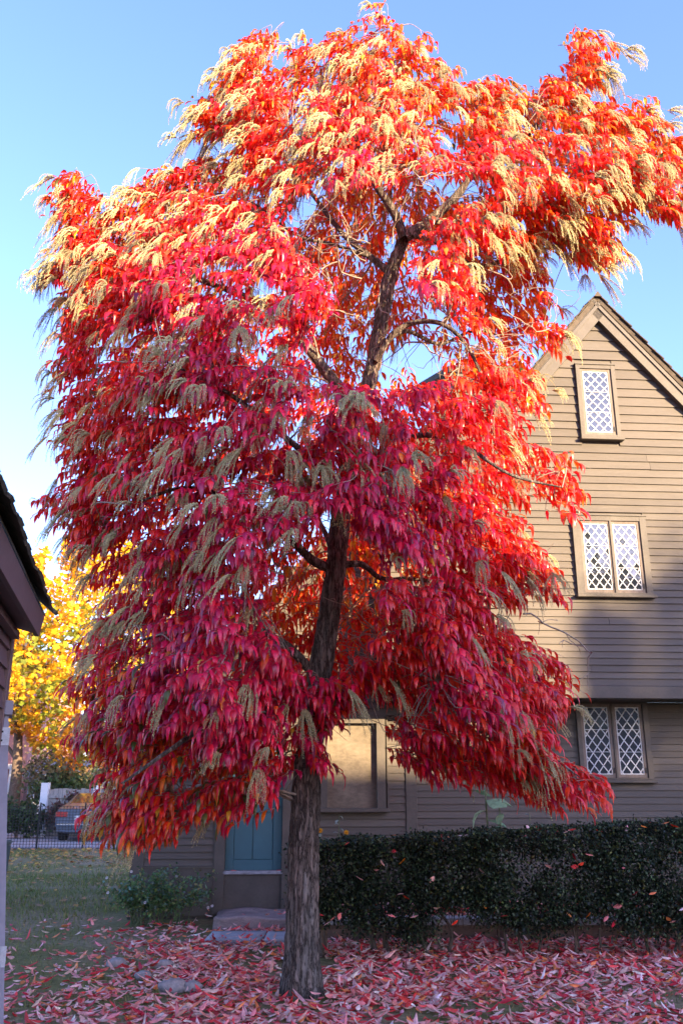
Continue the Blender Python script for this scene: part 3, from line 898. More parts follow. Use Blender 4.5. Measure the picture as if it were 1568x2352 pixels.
for a, b in zip(rings[:-1], rings[1:]):
    n = len(a)
    for k in range(n): bm.faces.new([a[k], a[(k + 1) % n], b[(k + 1) % n], b[k]])
bm.faces.new(rings[0]); bm.faces.new(rings[-1][::-1])
mm = MB(); mm.bm.free(); mm.bm = bm
body = mm.build('body', M['car_paint'], car, False)
m = MB(); m.hexa([(-.62, .60, 1.09), (.62, .60, 1.09), (.60, 1.30, 1.385), (-.60, 1.30, 1.385), (-.62, .58, 1.112), (.62, .58, 1.112), (.58, 1.28, 1.415), (-.58, 1.28, 1.415)]); m.build('rear_window', M['car_glass'], car)
for s in (-1, 1):
    m = MB(); m.box((s * .50 if s > 0 else -.87, -.02, .72), (.87 if s > 0 else -.50, .12, .88)); m.bevel(.02); m.build('tail_light', M['car_red'], car)
    for y in (.85, 3.6):
        w_ = MB(); w_.tube([(s * .72, y, .31), (s * .93, y, .31)], .31, 20); wo = w_.build('wheel', M['rubber'], car)
        w_ = MB(); w_.tube([(s * .935, y, .31), (s * .945, y, .31)], .19, 14); w_.build('rim', M['chrome'], wo)
m = MB(); m.box((-.84, -.07, .40), (.84, .05, .56)); m.bevel(.03, 2); m.build('bumper', M['car_paint'], car)
m = MB(); m.box((-.80, -.078, .50), (.80, -.072, .525)); m.build('trim_strip', M['chrome'], car)
m = MB(); m.box((-.26, -.02, .64), (.26, -.003, .76)); m.build('number_plate', M['lead'], car)
# pink brick house, with white columns and ivy
py_ = 42
px1 = float(at(57, 1800, py_)[0])
ph = empty('brick_house', (px1, py_, 0)); tag(ph, 'pink brick house with white columns and ivy behind the yellow maple', 'house')
m = MB(); m.box((-9, 0, 0), (0, 8, 7.0)); m.build('wall', M['pink_brick'], ph)
m = MB(); m.prism([(-9.3, 7.0), (.3, 7.0), (-4.5, 10.5)], -.3, 8.3); m.build('roof', M['roof'], ph)
for x in (-.35, -1.45, -2.4):
    m = MB(); m.tube([(x, -.9, 0), (x, -.9, 2.4)], [.10, .085], 10); m.build('column', M['white_wood'], ph)
m = MB(); m.box((-3, -1.0, 2.4), (-.2, -.01, 2.6)); m.build('porch_beam', M['white_wood'], ph)
m = MB(); m.box((-.12, -.12, 3.8), (.12, 0.05, 4.1)); m.build('wall_lamp', M['white_wood'], ph)
for x in (-1.2, -3.2):
    m = MB(); m.box((x - .45, -.05, 4.2), (x + .45, .01, 5.8)); m.build('window', M['glass'], ph)
V, C = leafy(1500, np.array([-1.0, -1.0, 1.3]), np.array([1.1, .2, 1.4]), .1, GREEN); tag(link('ivy', quad_mesh('ivy', V, C, M['hedge_leaf']), ph), kind='stuff')
# blue-grey outbuilding
gx = float(at(60, 1800, 40)[0])
gb = empty('outbuilding', (gx, 40.0, 0)); tag(gb, 'low blue-grey outbuilding beside the pink brick house', 'outbuilding')
m = MB(); m.box((0.1, 0, 0), (3.4, 3, 2.1)); m.build('wall', M['blue_grey'], gb)
m = MB(); m.hexa([(-.1, -.3, 2.05), (3.6, -.3, 2.05), (3.6, 3.2, 2.9), (-.1, 3.2, 2.9), (-.1, -.3, 2.15), (3.6, -.3, 2.15), (3.6, 3.2, 3.0), (-.1, 3.2, 3.0)]); m.build('roof', M['blue_grey'], gb)
m = MB(); m.box((.4, -.05, 0), (1.3, -.002, 1.9)); m.build('door', M['white_wood'], gb)
# bushes by the board fence
def bush(name, px, Y, w_, h, n, size, table, label, mat='plant_leaf', stems=9, z0=0.0):
    c = at(px, 1850, Y)
    b_ = empty(name, (float(c[0]), Y, z0)); tag(b_, label, 'bush')
    V, C = leafy(n, np.array([0, 0, h * .55]), np.array([w_, w_ * .6, h * .5]), size, table)
    tag(link('foliage', quad_mesh('foliage', V, C, M[mat]), b_), kind='stuff')
    sg = []
    for k in range(stems):
        a = rng.random() * 2 * PI; r_ = rng.random() * w_ * .7
        sg.append((catmull([(0, 0, 0), (math.cos(a) * r_ * .5, math.sin(a) * r_ * .3, h * .5), (math.cos(a) * r_, math.sin(a) * r_ * .5, h * .9)], 3), .02, .006))
    V, F = tubes_np(sg); link('stems', mesh_np('stems', V, F, M['stem']), b_)
    return b_
OLIVE = [((0.12, 0.11, 0.05), 3), ((0.16, 0.12, 0.07), 2), ((0.09, 0.09, 0.05), 2)]
RUST = [((0.14, 0.06, 0.05), 2), ((0.10, 0.06, 0.05), 2), ((0.12, 0.10, 0.06), 1)]
bush('olive_bush', 130, 34, 1.7, 2.9, 2600, .09, OLIVE, 'tall olive-brown bush rising behind the board fence')
bush('rust_bush', 150, 30.6, .7, 1.5, 900, .07, RUST, 'reddish-brown bush against the grey board fence')
bush('dark_bush', 45, 30.5, 1.2, 1.3, 1800, .08, GREEN, 'dark green bush at the end of the board fence')
bush('fence_shrub', 230, 33, 2.2, 2.4, 2400, .09, GREEN, 'mixed green shrub behind the parked car')
# yellow maple
MAP = [(0, 1130), (20, 1155), (32, 1225), (60, 1265), (85, 1235), (110, 1255), (132, 1290), (150, 1225), (200, 1225), (300, 1240), (430, 1400), (430, 1800), (250, 1830), (200, 1800), (130, 1785), (90, 1755), (60, 1690), (-60, 1680), (-220, 1400), (-120, 1100)]
mt = at(20, 1900, 36); mp = empty('maple_tree', (float(mt[0]), 36, 0)); tag(mp, 'bright yellow maple turning orange below, beyond the lawn', 'tree')
nm = 26000
X, Y = rng.uniform(-220, 430, nm * 2), rng.uniform(1100, 1830, nm * 2)
ok = in_poly(X, Y, MAP); X, Y = X[ok][:nm], Y[ok][:nm]
e = edge_dist(X, Y, MAP)
cl = np.array([mnoise.noise(Vector((x * .022, y * .03, 2.2))) for x, y in zip(X, Y)])
keep = (cl + np.clip(e / 160, 0, 0.5)) > rng.uniform(-0.35, 0.2, len(X)); X, Y, e, cl = X[keep], Y[keep], e[keep], cl[keep]
n = len(X); dep = 36 + rng.uniform(-1, 1, n) * np.clip(e * .03 + .5, .5, 4.2)
P = at(X, Y, dep) - np.array(mp.location)
A = norm(rng.normal(0, 1, (n, 3)) * [1, 1, .6]); B = norm(np.cross(A, rng.normal(0, 1, (n, 3))))
s = .125 * rng.uniform(.6, 1.3, (n, 1))
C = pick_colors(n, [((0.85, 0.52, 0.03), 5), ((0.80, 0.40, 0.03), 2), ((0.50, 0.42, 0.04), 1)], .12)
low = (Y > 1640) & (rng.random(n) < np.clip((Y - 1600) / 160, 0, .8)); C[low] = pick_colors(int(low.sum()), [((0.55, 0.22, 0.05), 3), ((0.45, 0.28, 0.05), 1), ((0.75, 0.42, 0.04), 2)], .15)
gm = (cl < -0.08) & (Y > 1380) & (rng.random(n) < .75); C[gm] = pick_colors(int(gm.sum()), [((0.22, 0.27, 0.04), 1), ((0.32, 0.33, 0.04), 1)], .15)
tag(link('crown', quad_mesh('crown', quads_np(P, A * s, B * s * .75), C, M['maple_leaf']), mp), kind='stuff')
m = MB(); m.tube(catmull([(0, 0, 0), (.1, 0, 2), (-.1, .1, 5), (.2, 0, 9)], 4), np.linspace(.28, .08, 13), 10); m.build('trunk', M['stem'], mp, True)
for k in range(9):
    a = k * 2.4; z0 = 2.0 + k * .7
    q = catmull([(0, 0, z0), (math.cos(a) * 1.6, math.sin(a) * 1.2, z0 + 1.1), (math.cos(a) * 3.6, math.sin(a) * 2.6, z0 + 2.6)], 4)
    m = MB(); m.tube(q, np.linspace(.09, .02, len(q)), 6); m.build('branch', M['stem'], mp, True)

# ================================================================== HEDGE, GARDEN BED AND STONES
def stone_mesh(name, sx, sy, sz, seed, mat, rough=.18, sub=3):
    bm = bmesh.new(); bmesh.ops.create_icosphere(bm, subdivisions=sub, radius=1.0)
    for v in bm.verts:
        d = 1 + rough * mnoise.noise(v.co * 1.7 + Vector((seed, 0, 0))) + rough * .5 * mnoise.noise(v.co * 4 + Vector((0, seed, 0)))
        v.co = Vector((v.co.x * sx, v.co.y * sy, v.co.z * sz)) * d
    me = bpy.data.meshes.new(name); bm.to_mesh(me); bm.free(); me.materials.append(mat)
    me.polygons.foreach_set('use_smooth', [True] * len(me.polygons))
    return me
def box_stone(name, x0, x1, y0, y1, z0, z1, mat, seed, cuts=5, amp=.02):
    bm = bmesh.new(); bmesh.ops.create_cube(bm, size=1.0)
    bmesh.ops.subdivide_edges(bm, edges=bm.edges[:], cuts=cuts, use_grid_fill=True)
    for v in bm.verts:
        c = v.co
        rx = math.copysign(abs(c.x * 2) ** .8 * .5, c.x)
        p = Vector((x0 + (c.x + .5) * (x1 - x0), y0 + (c.y + .5) * (y1 - y0), z0 + (c.z + .5) * (z1 - z0)))
        q = Vector((mnoise.noise(p * 3 + Vector((seed, 0, 0))), mnoise.noise(p * 3 + Vector((0, seed, 7))), mnoise.noise(p * 4 + Vector((3, 0, seed)))))
        v.co = p + q * amp + Vector((0, (abs(c.x) ** 4) * .8 * (.5 - c.y if c.y < 0 else 0) * .15, 0))
    me = bpy.data.meshes.new(name); bm.to_mesh(me); bm.free(); me.materials.append(mat)
    me.polygons.foreach_set('use_smooth', [True] * len(me.polygons))
    return me
# door step slab
a_, b_ = gnd(488, 2136), gnd(672, 2136)
o = link('door_step', box_stone('door_step', float(a_[0]), float(b_[0]), float(a_[1]), 12.06, -.05, .125, M['slab'], 4, 8, .03)); tag(o, 'rough reddish stone slab step below the teal door', 'step')
# flat paving stones
for k, (p0, p1, lab) in enumerate((((470, 2169), (600, 2169), 'long grey flagstone lying flat in front of the door step'), ((606, 2169), (672, 2169), 'short grey flagstone lying flat next to the tree trunk'))):
    a_, b_ = gnd(*p0), gnd(*p1); y1 = float(gnd(500, 2148)[1])
    o = link('flagstone', box_stone('flagstone', float(a_[0]), float(b_[0]), float(a_[1]), y1, -.03, .045, M['flag'], 9 + k, 4, .008)); tag(o, lab, 'flagstone')
ROCKS = []
for k, (px, py, s, lab) in enumerate(((398, 2276, .125, 'large rounded grey stone among the fallen leaves'), (441, 2276, .085, 'pale round stone touching the largest grey stone'), (268, 2222, .10, 'flat grey stone half sunk in the leafy lawn'), (376, 2224, .09, 'low grey stone poking through fallen leaves'), (330, 2250, .08, 'long low stone between the grey stones in the lawn'))):
    p = gnd(px, py); o = link('field_stone', stone_mesh('field_stone', s, s * .7, s * .52, 3.3 * k, M['stone'])); o.location = (float(p[0]), float(p[1]), .03); ROCKS.append((float(p[0]), float(p[1]), s)); tag(o, lab, 'stone', 'stones in the lawn')
# raised bed edging behind the hedge
BY = 10.45
bed = empty('raised_bed', (-.25, BY, 0)); tag(bed, 'raised garden bed edged with timber and grey stone behind the hedge', 'garden bed')
x = 0.0; k = 0
while x < 6.2:
    L = random.uniform(.9, 1.5)
    m = MB(); m.box((x, 0, -.02), (x + L - .008, .07, .155)); m.bevel(.006); m.build('timber', M['timber'], bed)
    m = MB(); m.box((x + .01, -.02, .158), (x + L - .02, .17, .235)); m.bevel(.01); m.build('coping_stone', M['flag'], bed)
    x += L
m = MB(); m.box((0, .07, -.02), (.06, 1.35, .20)); m.build('timber', M['timber'], bed)
sx = np.linspace(.06, 6.2, 40); sy = np.linspace(.10, 1.5, 14)
Xg, Yg = np.meshgrid(sx, sy); Zg = .17 + np.array([[mnoise.noise(Vector((x * 2, y * 2, 1))) * .04 for x in sx] for y in sy])
i = np.arange(13)[:, None] * 40 + np.arange(39)[None]
link('soil', mesh_np('soil', np.stack([Xg, Yg, Zg], -1).reshape(-1, 3), np.stack([i, i + 1, i + 41, i + 40], -1).reshape(-1, 4), M['soil'], smooth=True), bed)

# clipped box hedge, shrub by shrub
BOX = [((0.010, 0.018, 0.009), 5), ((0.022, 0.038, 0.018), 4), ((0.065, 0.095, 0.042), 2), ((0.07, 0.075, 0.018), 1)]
HY = 9.72
hx = [-.06, .48, 1.10, 1.78, 2.48, 3.15, 3.85, 4.55]
HL = ['box shrub at the open end of the hedge beside the tree trunk', 'box shrub second from the hedge end by the trunk', 'box shrub of the hedge with bare legs showing a gap',
      'box shrub in the middle of the clipped hedge', 'dense box shrub of the hedge below the leaded window', 'box shrub of the hedge with grey dead twigs', 'box shrub next to the last one of the hedge', 'box shrub at the far end of the hedge from the trunk']
def shrub(k, x, w_, top, bot):
    b_ = empty('box_shrub', (x, HY, 0)); tag(b_, HL[k], 'hedge shrub', 'shrubs of the clipped hedge')
    n = 13000
    dpt = .42
    # clumps spread over the shell of a clipped block, uneven below
    kc = 125
    cz = rng.uniform(bot, top, kc); cxx = rng.uniform(-w_, w_, kc); cyy = rng.uniform(-dpt, dpt, kc)
    face = rng.random(kc); cyy[face < .55] = -dpt + rng.uniform(0, .1, (face < .55).sum()); cz[face > .78] = top - rng.uniform(0, .08, (face > .78).sum())
    lump = np.array([mnoise.noise(Vector((x * 2.2 + a, 3, 1))) for a in cxx]); cz = np.maximum(cz, bot + .16 + .42 * lump)
    idx = rng.integers(0, kc, n)
    C0 = np.stack([cxx, cyy, cz], -1)
    P = C0[idx] + rng.normal(0, 1, (n, 3)) * [.07, .055, .07]
    P[:, 2] = np.minimum(P[:, 2], top + .015 + rng.exponential(.012, n))
    A = norm(rng.normal(0, 1, (n, 3)) + [0, -.3, .5]); B = norm(np.cross(A, rng.normal(0, 1, (n, 3))))
    s = .0165 * rng.uniform(.7, 1.35, (n, 1))
    tone = rng.uniform(.45, 1.6, kc)[idx][:, None]
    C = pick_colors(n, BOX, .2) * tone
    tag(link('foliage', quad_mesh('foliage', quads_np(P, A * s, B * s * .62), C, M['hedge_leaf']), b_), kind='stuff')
    for q in range(random.choice((3, 4, 5))):
        fx = random.uniform(-w_ * .75, w_ * .75); fy_ = random.uniform(-.22, .15)
        pts = catmull([(fx * .8, fy_, -.02), (fx + random.uniform(-.06, .06), fy_ + random.uniform(-.05, .05), .22), (fx + random.uniform(-.1, .1), fy_, .5), (fx + random.uniform(-.2, .2), fy_ * .6, .85)], 4)
        m = MB(); r0 = random.uniform(.012, .024); m.tube(pts, np.linspace(r0, .005, len(pts)), 7); m.build('stem', M['stem'], b_, True)
    sg = []
    for q in range(34):
        s0 = C0[rng.integers(0, kc)]; p = np.array([s0[0] * .6, s0[1] * .5, max(.25, s0[2] - .3)])
        sg.append((catmull([p, (p + s0) / 2 + rng.normal(0, .03, 3), s0], 3), .004, .0015))
    V, F = tubes_np(sg); o = link('twigs', mesh_np('twigs', V, F, M['stem']), b_); tag(o, kind='stuff')
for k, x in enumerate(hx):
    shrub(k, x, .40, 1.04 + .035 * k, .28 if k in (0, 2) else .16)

# small garden plants behind the hedge
def leaf_plant(name, loc, label, h, nl, L, W, table, flowers=None, rise=.5, stemr=.008, whorl=False):
    t = empty(name, loc); tag(t, label, 'plant')
    q = catmull([(0, 0, 0), (.02, .01, h * .5), (random.uniform(-.04, .04), 0, h)], 5)
    m = MB(); m.tube(q, np.linspace(stemr, stemr * .5, len(q)), 6); m.build('stem', M['green_stem'], t, True)
    f = np.linspace(.12, .98, nl); P = np.stack([np.interp(f, np.linspace(0, 1, len(q)), q[:, i]) for i in range(3)], -1)
    an = np.arange(nl) * 2.4 + rng.normal(0, .3, nl)
    D = np.stack([np.cos(an), np.sin(an), np.full(nl, rise)], -1)
    V = leaves_np(P, D, L * rng.uniform(.7, 1.2, nl), W * rng.uniform(.8, 1.2, nl), rng.uniform(.5, 1.3, nl), rng.normal(0, .3, nl))
    C = pick_colors(nl, table, .15)
    for i in range(nl):
        link('leaf', leaf_mesh('leaf', V[i:i + 1], C[i:i + 1], M['plant_leaf']), t)
    return t
def daisy(parent, p, r, col, mat):
    np_ = 12; an = np.arange(np_) * 2 * PI / np_
    P = np.repeat(np.array([p]), np_, 0); D = np.stack([np.cos(an), np.sin(an) * .7 - .4, np.sin(an) * .6 + .2], -1)
    V = leaves_np(P, D, np.full(np_, r), np.full(np_, r * .28), np.full(np_, .3), np.zeros(np_))
    f = link('flower', leaf_mesh('flower', V, np.repeat(np.array([col]), np_, 0), mat), parent)
    me = stone_mesh('flower_centre', r * .3, r * .3, r * .22, 1, M['maple_leaf'], .05, 1); a = me.color_attributes.new('Col', 'FLOAT_COLOR', 'POINT')
    a.data.foreach_set('color', np.tile(np.array([col[0] * .6, col[1] * .4, .01, 1], np.float32), len(me.vertices)))
    c = link('flower_centre', me, f); c.location = p
    return f
SILVER = [((0.26, 0.33, 0.28), 1), ((0.20, 0.28, 0.22), 1)]
PALE = [((0.30, 0.42, 0.24), 2), ((0.23, 0.35, 0.19), 1)]
def bedpos(px, Y): return (float(at(px, 1950, Y)[0]), Y, .17)
p = leaf_plant('silver_plant', bedpos(772, 11.0), 'silvery spired plant between the trunk and the hedge', 1.12, 22, .13, .022, SILVER)
p = leaf_plant('marigold_plant', bedpos(735, 10.9), 'plant with one yellow flower right against the tree trunk', .92, 16, .12, .02, SILVER)
daisy(p, (0.0, -.01, .94), .05, (.85, .42, .02), M['maple_leaf'])
p = leaf_plant('marigold_plant', bedpos(795, 10.9), 'plant with one yellow flower just over the hedge end', .90, 14, .12, .02, SILVER)
daisy(p, (0.0, -.01, .92), .05, (.85, .42, .02), M['maple_leaf'])
p = leaf_plant('sunflower_plant', bedpos(1118, 10.9), 'pale green sunflower with big drooping leaves behind the hedge', 1.42, 12, .34, .10, PALE, rise=.15, stemr=.016)
p = leaf_plant('sunflower_plant', bedpos(1150, 10.8), 'smaller pale green large-leaved plant next to the sunflower', 1.30, 9, .27, .07, PALE, rise=.1, stemr=.012)
p = leaf_plant('leafy_plant', bedpos(1215, 10.7), 'thin pale plant just clearing the hedge top', 1.15, 10, .10, .015, SILVER)

# rose bush beside the door
ROSE = [((0.09, 0.18, 0.065), 4), ((0.17, 0.25, 0.08), 2), ((0.14, 0.23, 0.17), 2), ((0.26, 0.22, 0.09), 1)]
rp = gnd(365, 2128)
rb = empty('rose_bush', rp); tag(rb, 'low green rose bush with a few pale blooms beside the door', 'bush')
segs, LP = [], []
for k in range(46):
    a = rng.random() * 2 * PI; r_ = rng.uniform(.1, .78); h = rng.uniform(.25, .62) * (1.15 if k % 7 == 0 else 1)
    base = np.array([rng.uniform(-.35, .35), rng.uniform(-.15, .15), 0])
    tip_ = base + np.array([math.cos(a) * r_ * .85, math.sin(a) * r_ * .45, h])
    tip_[0] = np.clip(tip_[0], -.75, .72)
    q = catmull([base, (base + tip_) / 2 + [0, 0, .12], tip_], 5); segs.append((q, .006, .002))
    for t in range(3, len(q)):
        LP += [q[t]] * 9
V, F = tubes_np(segs); link('stems', mesh_np('stems', V, F, M['green_stem']), rb)
LP = np.array(LP); n = len(LP); D = norm(rng.normal(0, 1, (n, 3)) + [0, -.2, .2])
V = leaves_np(LP + rng.normal(0, .03, (n, 3)), D, rng.uniform(.035, .065, n), rng.uniform(.012, .019, n), rng.uniform(.2, .9, n), rng.normal(0, .5, n))
V[:, :, 2] = np.maximum(V[:, :, 2], .01)
tag(link('foliage', leaf_mesh('foliage', V, pick_colors(n, ROSE, .2), M['plant_leaf']), rb), kind='stuff')
for (x, y, z) in ((-.62, -.2, .56), (-.58, -.25, .40), (-.35, -.1, .62), (-.12, -.3, .30), (.2, -.1, .57), (.60, -.1, .22), (.65, -.12, .24)):
    daisy(rb, (x, y, z), .028, (.72, .66, .66), M['plant_leaf'])

# ================================================================== THE RED TREE
TY = 7.9
tree = empty('sourwood_tree', (float(gnd(692, 2285)[0]), TY, 0)); tag(tree, 'tall crimson-leaved tree hung with pale seed tassels, in the middle of the yard', 'tree')
TO = np.array(tree.location)
MPX = 1 / FPX
def bark_tube(name, pts, rad, sides, amp, parent, per=8):
    P = catmull(pts, per); r = np.interp(np.linspace(0, 1, len(P)), np.linspace(0, 1, len(rad)), rad)
    # even rows along the length
    d = np.concatenate([[0], np.cumsum(np.linalg.norm(np.diff(P, axis=0), axis=1))])
    n = max(6, int(d[-1] / .016) if amp > .006 else int(d[-1] / .03))
    s = np.linspace(0, d[-1], n)
    P = np.stack([np.interp(s, d, P[:, i]) for i in range(3)], -1); r = np.interp(s, d, r)
    T = norm(np.gradient(P, axis=0)); A = norm(np.cross(T, np.array([0.02, 1.0, 0.05]))); B = np.cross(T, A)
    V = np.zeros((n, sides, 3))
    for k in range(sides):
        a = 2 * PI * k / sides
        ca, sa = math.cos(a), math.sin(a)
        dr = np.empty(n)
        for i in range(n):
            u = Vector((ca * r[i] * 26, sa * r[i] * 26, s[i] * 5.5))
            w1 = mnoise.noise(u); w2 = mnoise.noise(u * 2.3 + Vector((7, 3, 1)))
            rid = 1 - abs(w1) * 2.4
            big = mnoise.noise(Vector((ca * 1.2, sa * 1.2, s[i] * .9)))
            dr[i] = amp * (-.9 * max(0, rid) ** 2 + .45 * w2) + big * r[i] * .07
        V[:, k] = P + (A * ca + B * sa) * (r + dr)[:, None]
    i = np.arange(n - 1)[:, None] * sides + np.arange(sides)[None]
    j = np.arange(n - 1)[:, None] * sides + (np.arange(sides)[None] + 1) % sides
    F = np.stack([i, j, j + sides, i + sides], -1).reshape(-1, 4)
    me = mesh_np(name, V.reshape(-1, 3) - TO, F, M['bark'], smooth=True)
    return link(name, me, parent), P, r
def tp(px, py, dy=0.0): return at(px, py, TY + dy)
BR = []                                        # branch skeleton: points and radii
def keep(P, r): BR.append((P, r))
tr_pts = [tp(691, 2300), tp(692, 2200), tp(694, 2050), tp(702, 1850), tp(716, 1680), tp(735, 1540), tp(758, 1400), tp(772, 1290), tp(786, 1150, .05), tp(812, 1010, .1), tp(852, 860, .1), tp(878, 720, .1), tp(900, 620, .1), tp(930, 540, .1)]
tr_rad = [.205, .152, .137, .128, .120, .108, .102, .100, .092, .088, .080, .080, .078, .062]
_, P, r = bark_tube('trunk', tr_pts, tr_rad, 72, .021, tree); keep(P, r)
limbs = [
    ([(728, 1560), (700, 1525, -.1), (650, 1478, -.3), (570, 1440, -.6), (470, 1430, -.9), (330, 1470, -1.1)], .052, .012),
    ([(772, 1310), (725, 1292, -.05), (690, 1262, -.15), (650, 1225, -.35), (560, 1160, -.7), (430, 1120, -1.2), (300, 1160, -1.3)], .05, .01),
    ([(775, 1300), (830, 1296, .0), (880, 1330, .1), (960, 1330, .0), (1080, 1360, -.2), (1190, 1380, -.3)], .035, .008),
    ([(830, 950), (790, 905, -.1), (745, 850, -.15), (700, 790, -.2), (640, 715, -.25), (560, 680, -.3), (450, 640, -.3), (300, 600, -.3), (190, 520, -.2)], .072, .010),
    ([(862, 830), (900, 770, -.05), (945, 742, -.1), (1010, 742, -.2), (1060, 780, -.3), (1100, 850, -.4), (1130, 950, -.5)], .036, .010),
    ([(870, 800, .05), (930, 760, .3), (1010, 790, .6), (1090, 760, .8), (1180, 780, .9)], .030, .008),
    ([(928, 545), (975, 515), (1030, 468), (1072, 415), (1090, 350), (1110, 260)], .066, .014),
    ([(990, 505), (1060, 520, -.1), (1150, 500, -.2), (1260, 440, -.2), (1380, 390, -.1), (1480, 360, 0)], .040, .008),
    ([(1072, 415), (1140, 370, .1), (1220, 300, .1), (1300, 200, 0), (1350, 120, 0)], .032, .008),
    ([(945, 540), (1010, 560, -.2), (1090, 610, -.3), (1180, 590, -.3), (1290, 560, -.2), (1400, 540, 0)], .028, .007),
    ([(928, 548), (905, 490, -.05), (860, 420, -.15), (825, 350, -.2), (800, 270, -.2), (780, 170, -.1)], .056, .012),
    ([(870, 440, -.1), (880, 330, 0), (890, 200, .1), (880, 60, .1)], .036, .008),
    ([(900, 630, .1), (850, 590, .2), (790, 540, .3), (720, 450, .4), (640, 340, .3), (590, 200, .2)], .042, .009),
    ([(850, 590, .2), (760, 560, .0), (680, 540, -.3), (570, 460, -.4), (460, 440, -.3)], .022, .007),
    ([(750, 1610), (800, 1570, -.1), (880, 1540, -.2), (970, 1560, -.35), (1080, 1620, -.5), (1210, 1700, -.6), (1330, 1785, -.7)], .042, .007),
    ([(722, 1660), (690, 1640, -.2), (600, 1640, -.6), (490, 1660, -1.0), (380, 1730, -1.4), (280, 1800, -1.6)], .040, .009),
    ([(700, 1850, .02), (760, 1640, .5), (900, 1500, 1.1), (1010, 1450, 1.5), (1120, 1480, 1.6)], .028, .008),
    ([(715, 1680, .0), (660, 1560, .6), (560, 1480, 1.2), (430, 1450, 1.6)], .028, .008),
    ([(800, 1040, .1), (870, 1040, -.3), (960, 1000, -.7), (1060, 1020, -1.0), (1170, 1090, -1.1), (1290, 1120, -1.0)], .034, .008),
    ([(790, 1130, .0), (740, 1080, -.5), (650, 1000, -1.0), (520, 900, -1.4), (380, 830, -1.6)], .040, .009),
    ([(785, 1160, .0), (820, 1100, -.6), (860, 1060, -1.2), (900, 1080, -1.7)], .030, .008),
    ([(772, 1290, .1), (720, 1180, .6), (600, 1080, 1.2), (450, 1000, 1.6)], .030, .008),
]
for pts, r0, r1 in limbs:
    pp = [tp(*q) for q in pts]
    _, P, r = bark_tube('branch', pp, [r0, (r0 * .6 + r1 * .4), r1], 16, .004, tree, 6); keep(P, r)

# --- crown: outline read from the photograph, filled to the depth of the crown
CROWN = [(870, 0), (915, 40), (940, 105), (985, 85), (1005, 140), (1050, 190), (1110, 200), (1140, 175), (1175, 215), (1235, 212), (1270, 165), (1308, 150), (1305, 75), (1345, 70), (1362, 100), (1410, 98), (1416, 138), (1378, 150), (1388, 215), (1330, 235), (1400, 240), (1440, 262), (1472, 225), (1512, 245), (1532, 292), (1600, 300), (1600, 500), (1515, 545), (1455, 480), (1430, 520), (1432, 600), (1355, 622), (1302, 600), (1300, 565), (1250, 570), (1272, 650), (1290, 765), (1268, 832), (1212, 830), (1240, 900), (1245, 975), (1205, 1010), (1280, 1030), (1338, 1075), (1335, 1200), (1300, 1205), (1245, 1130), (1192, 1180), (1200, 1220), (1240, 1250), (1292, 1390), (1252, 1400), (1200, 1340), (1185, 1430), (1240, 1480), (1300, 1540), (1322, 1600), (1290, 1650), (1312, 1700), (1300, 1748), (1400, 1785), (1405, 1850), (1352, 1890), (1290, 1850), (1210, 1856), (1180, 1830), (1100, 1822), (1000, 1795), (915, 1775), (890, 1720), (900, 1650), (868, 1612), (780, 1650), (745, 1700), (752, 1795), (680, 1805), (640, 1870), (582, 1900), (540, 1880), (502, 1930), (440, 1890), (402, 1955), (330, 1970), (290, 1930), (212, 1950), (188, 1870), (190, 1800), (250, 1780), (168, 1710), (190, 1620), (100, 1590), (110, 1540), (190, 1540), (120, 1500), (110, 1450), (200, 1452), (260, 1380), (200, 1350), (222, 1290), (168, 1262), (150, 1212), (78, 1232), (75, 1150), (120, 1130), (158, 1185), (140, 1080), (152, 950), (125, 830), (152, 760), (130, 680), (100, 660), (110, 628), (150, 580), (130, 520), (140, 470), (115, 440), (150, 400), (192, 412), (232, 470), (270, 450), (340, 412), (382, 380), (450, 372), (500, 382), (520, 335), (470, 325), (440, 312), (450, 240), (482, 212), (530, 150), (540, 90), (580, 70), (650, 102), (700, 80), (742, 92), (780, 70), (832, 30)]
# windows in the near foliage: only what hangs behind the trunk shows there
OPEN = [[(590, 1240), (700, 1228), (800, 1212), (880, 1260), (880, 1480), (800, 1560), (712, 1590), (620, 1470), (600, 1330)],
        [(640, 500), (760, 440), (900, 420), (1060, 390), (1100, 440), (960, 570), (935, 700), (1060, 735), (1100, 860), (1000, 885), (840, 890), (690, 850), (700, 770), (780, 700), (700, 620)],
        [(1060, 560), (1250, 600), (1240, 860), (1100, 860)]]
SKYH = [[(872, 792), (950, 765), (1022, 815), (1032, 880), (880, 872)], [(660, 470), (720, 455), (730, 500), (670, 520)], [(1190, 1020), (1215, 1030), (1200, 1180), (1180, 1100)], [(980, 560), (1020, 550), (1010, 620)], [(1230, 560), (1260, 580), (1270, 640), (1240, 690)], [(860, 1630), (900, 1640), (890, 1760), (760, 1800), (760, 1660)], [(490, 1000), (530, 990), (560, 1025), (500, 1040)]]
N = 8300
X, Y = rng.uniform(60, 1600, N * 3), rng.uniform(0, 1975, N * 3)
e = edge_dist(X, Y, CROWN)
ok = in_poly(X, Y, CROWN) & ((e > 14) | (rng.random(len(X)) < .5))
for h in SKYH: ok &= ~in_poly(X, Y, h)
X, Y, e = X[ok][:N], Y[ok][:N], e[ok][:N]
n = len(X)
D = np.minimum(2.05, .22 + e * .0062)
D *= np.interp(Y, [0, 500, 1200, 1900], [.75, .9, 1.0, 1.05])
u = rng.random(n)
front = rng.random(n) < .60
dep = np.where(front, -D * rng.uniform(.55, 1.0, n), D * rng.uniform(-.5, 1.0, n))
opn = np.zeros(n, bool)
for h in OPEN: opn |= in_poly(X, Y, h)
dep = np.where(opn, rng.uniform(.35, 1.0, n) * np.maximum(D, .9), dep)
keepm = ~(opn & (rng.random(n) < .30))
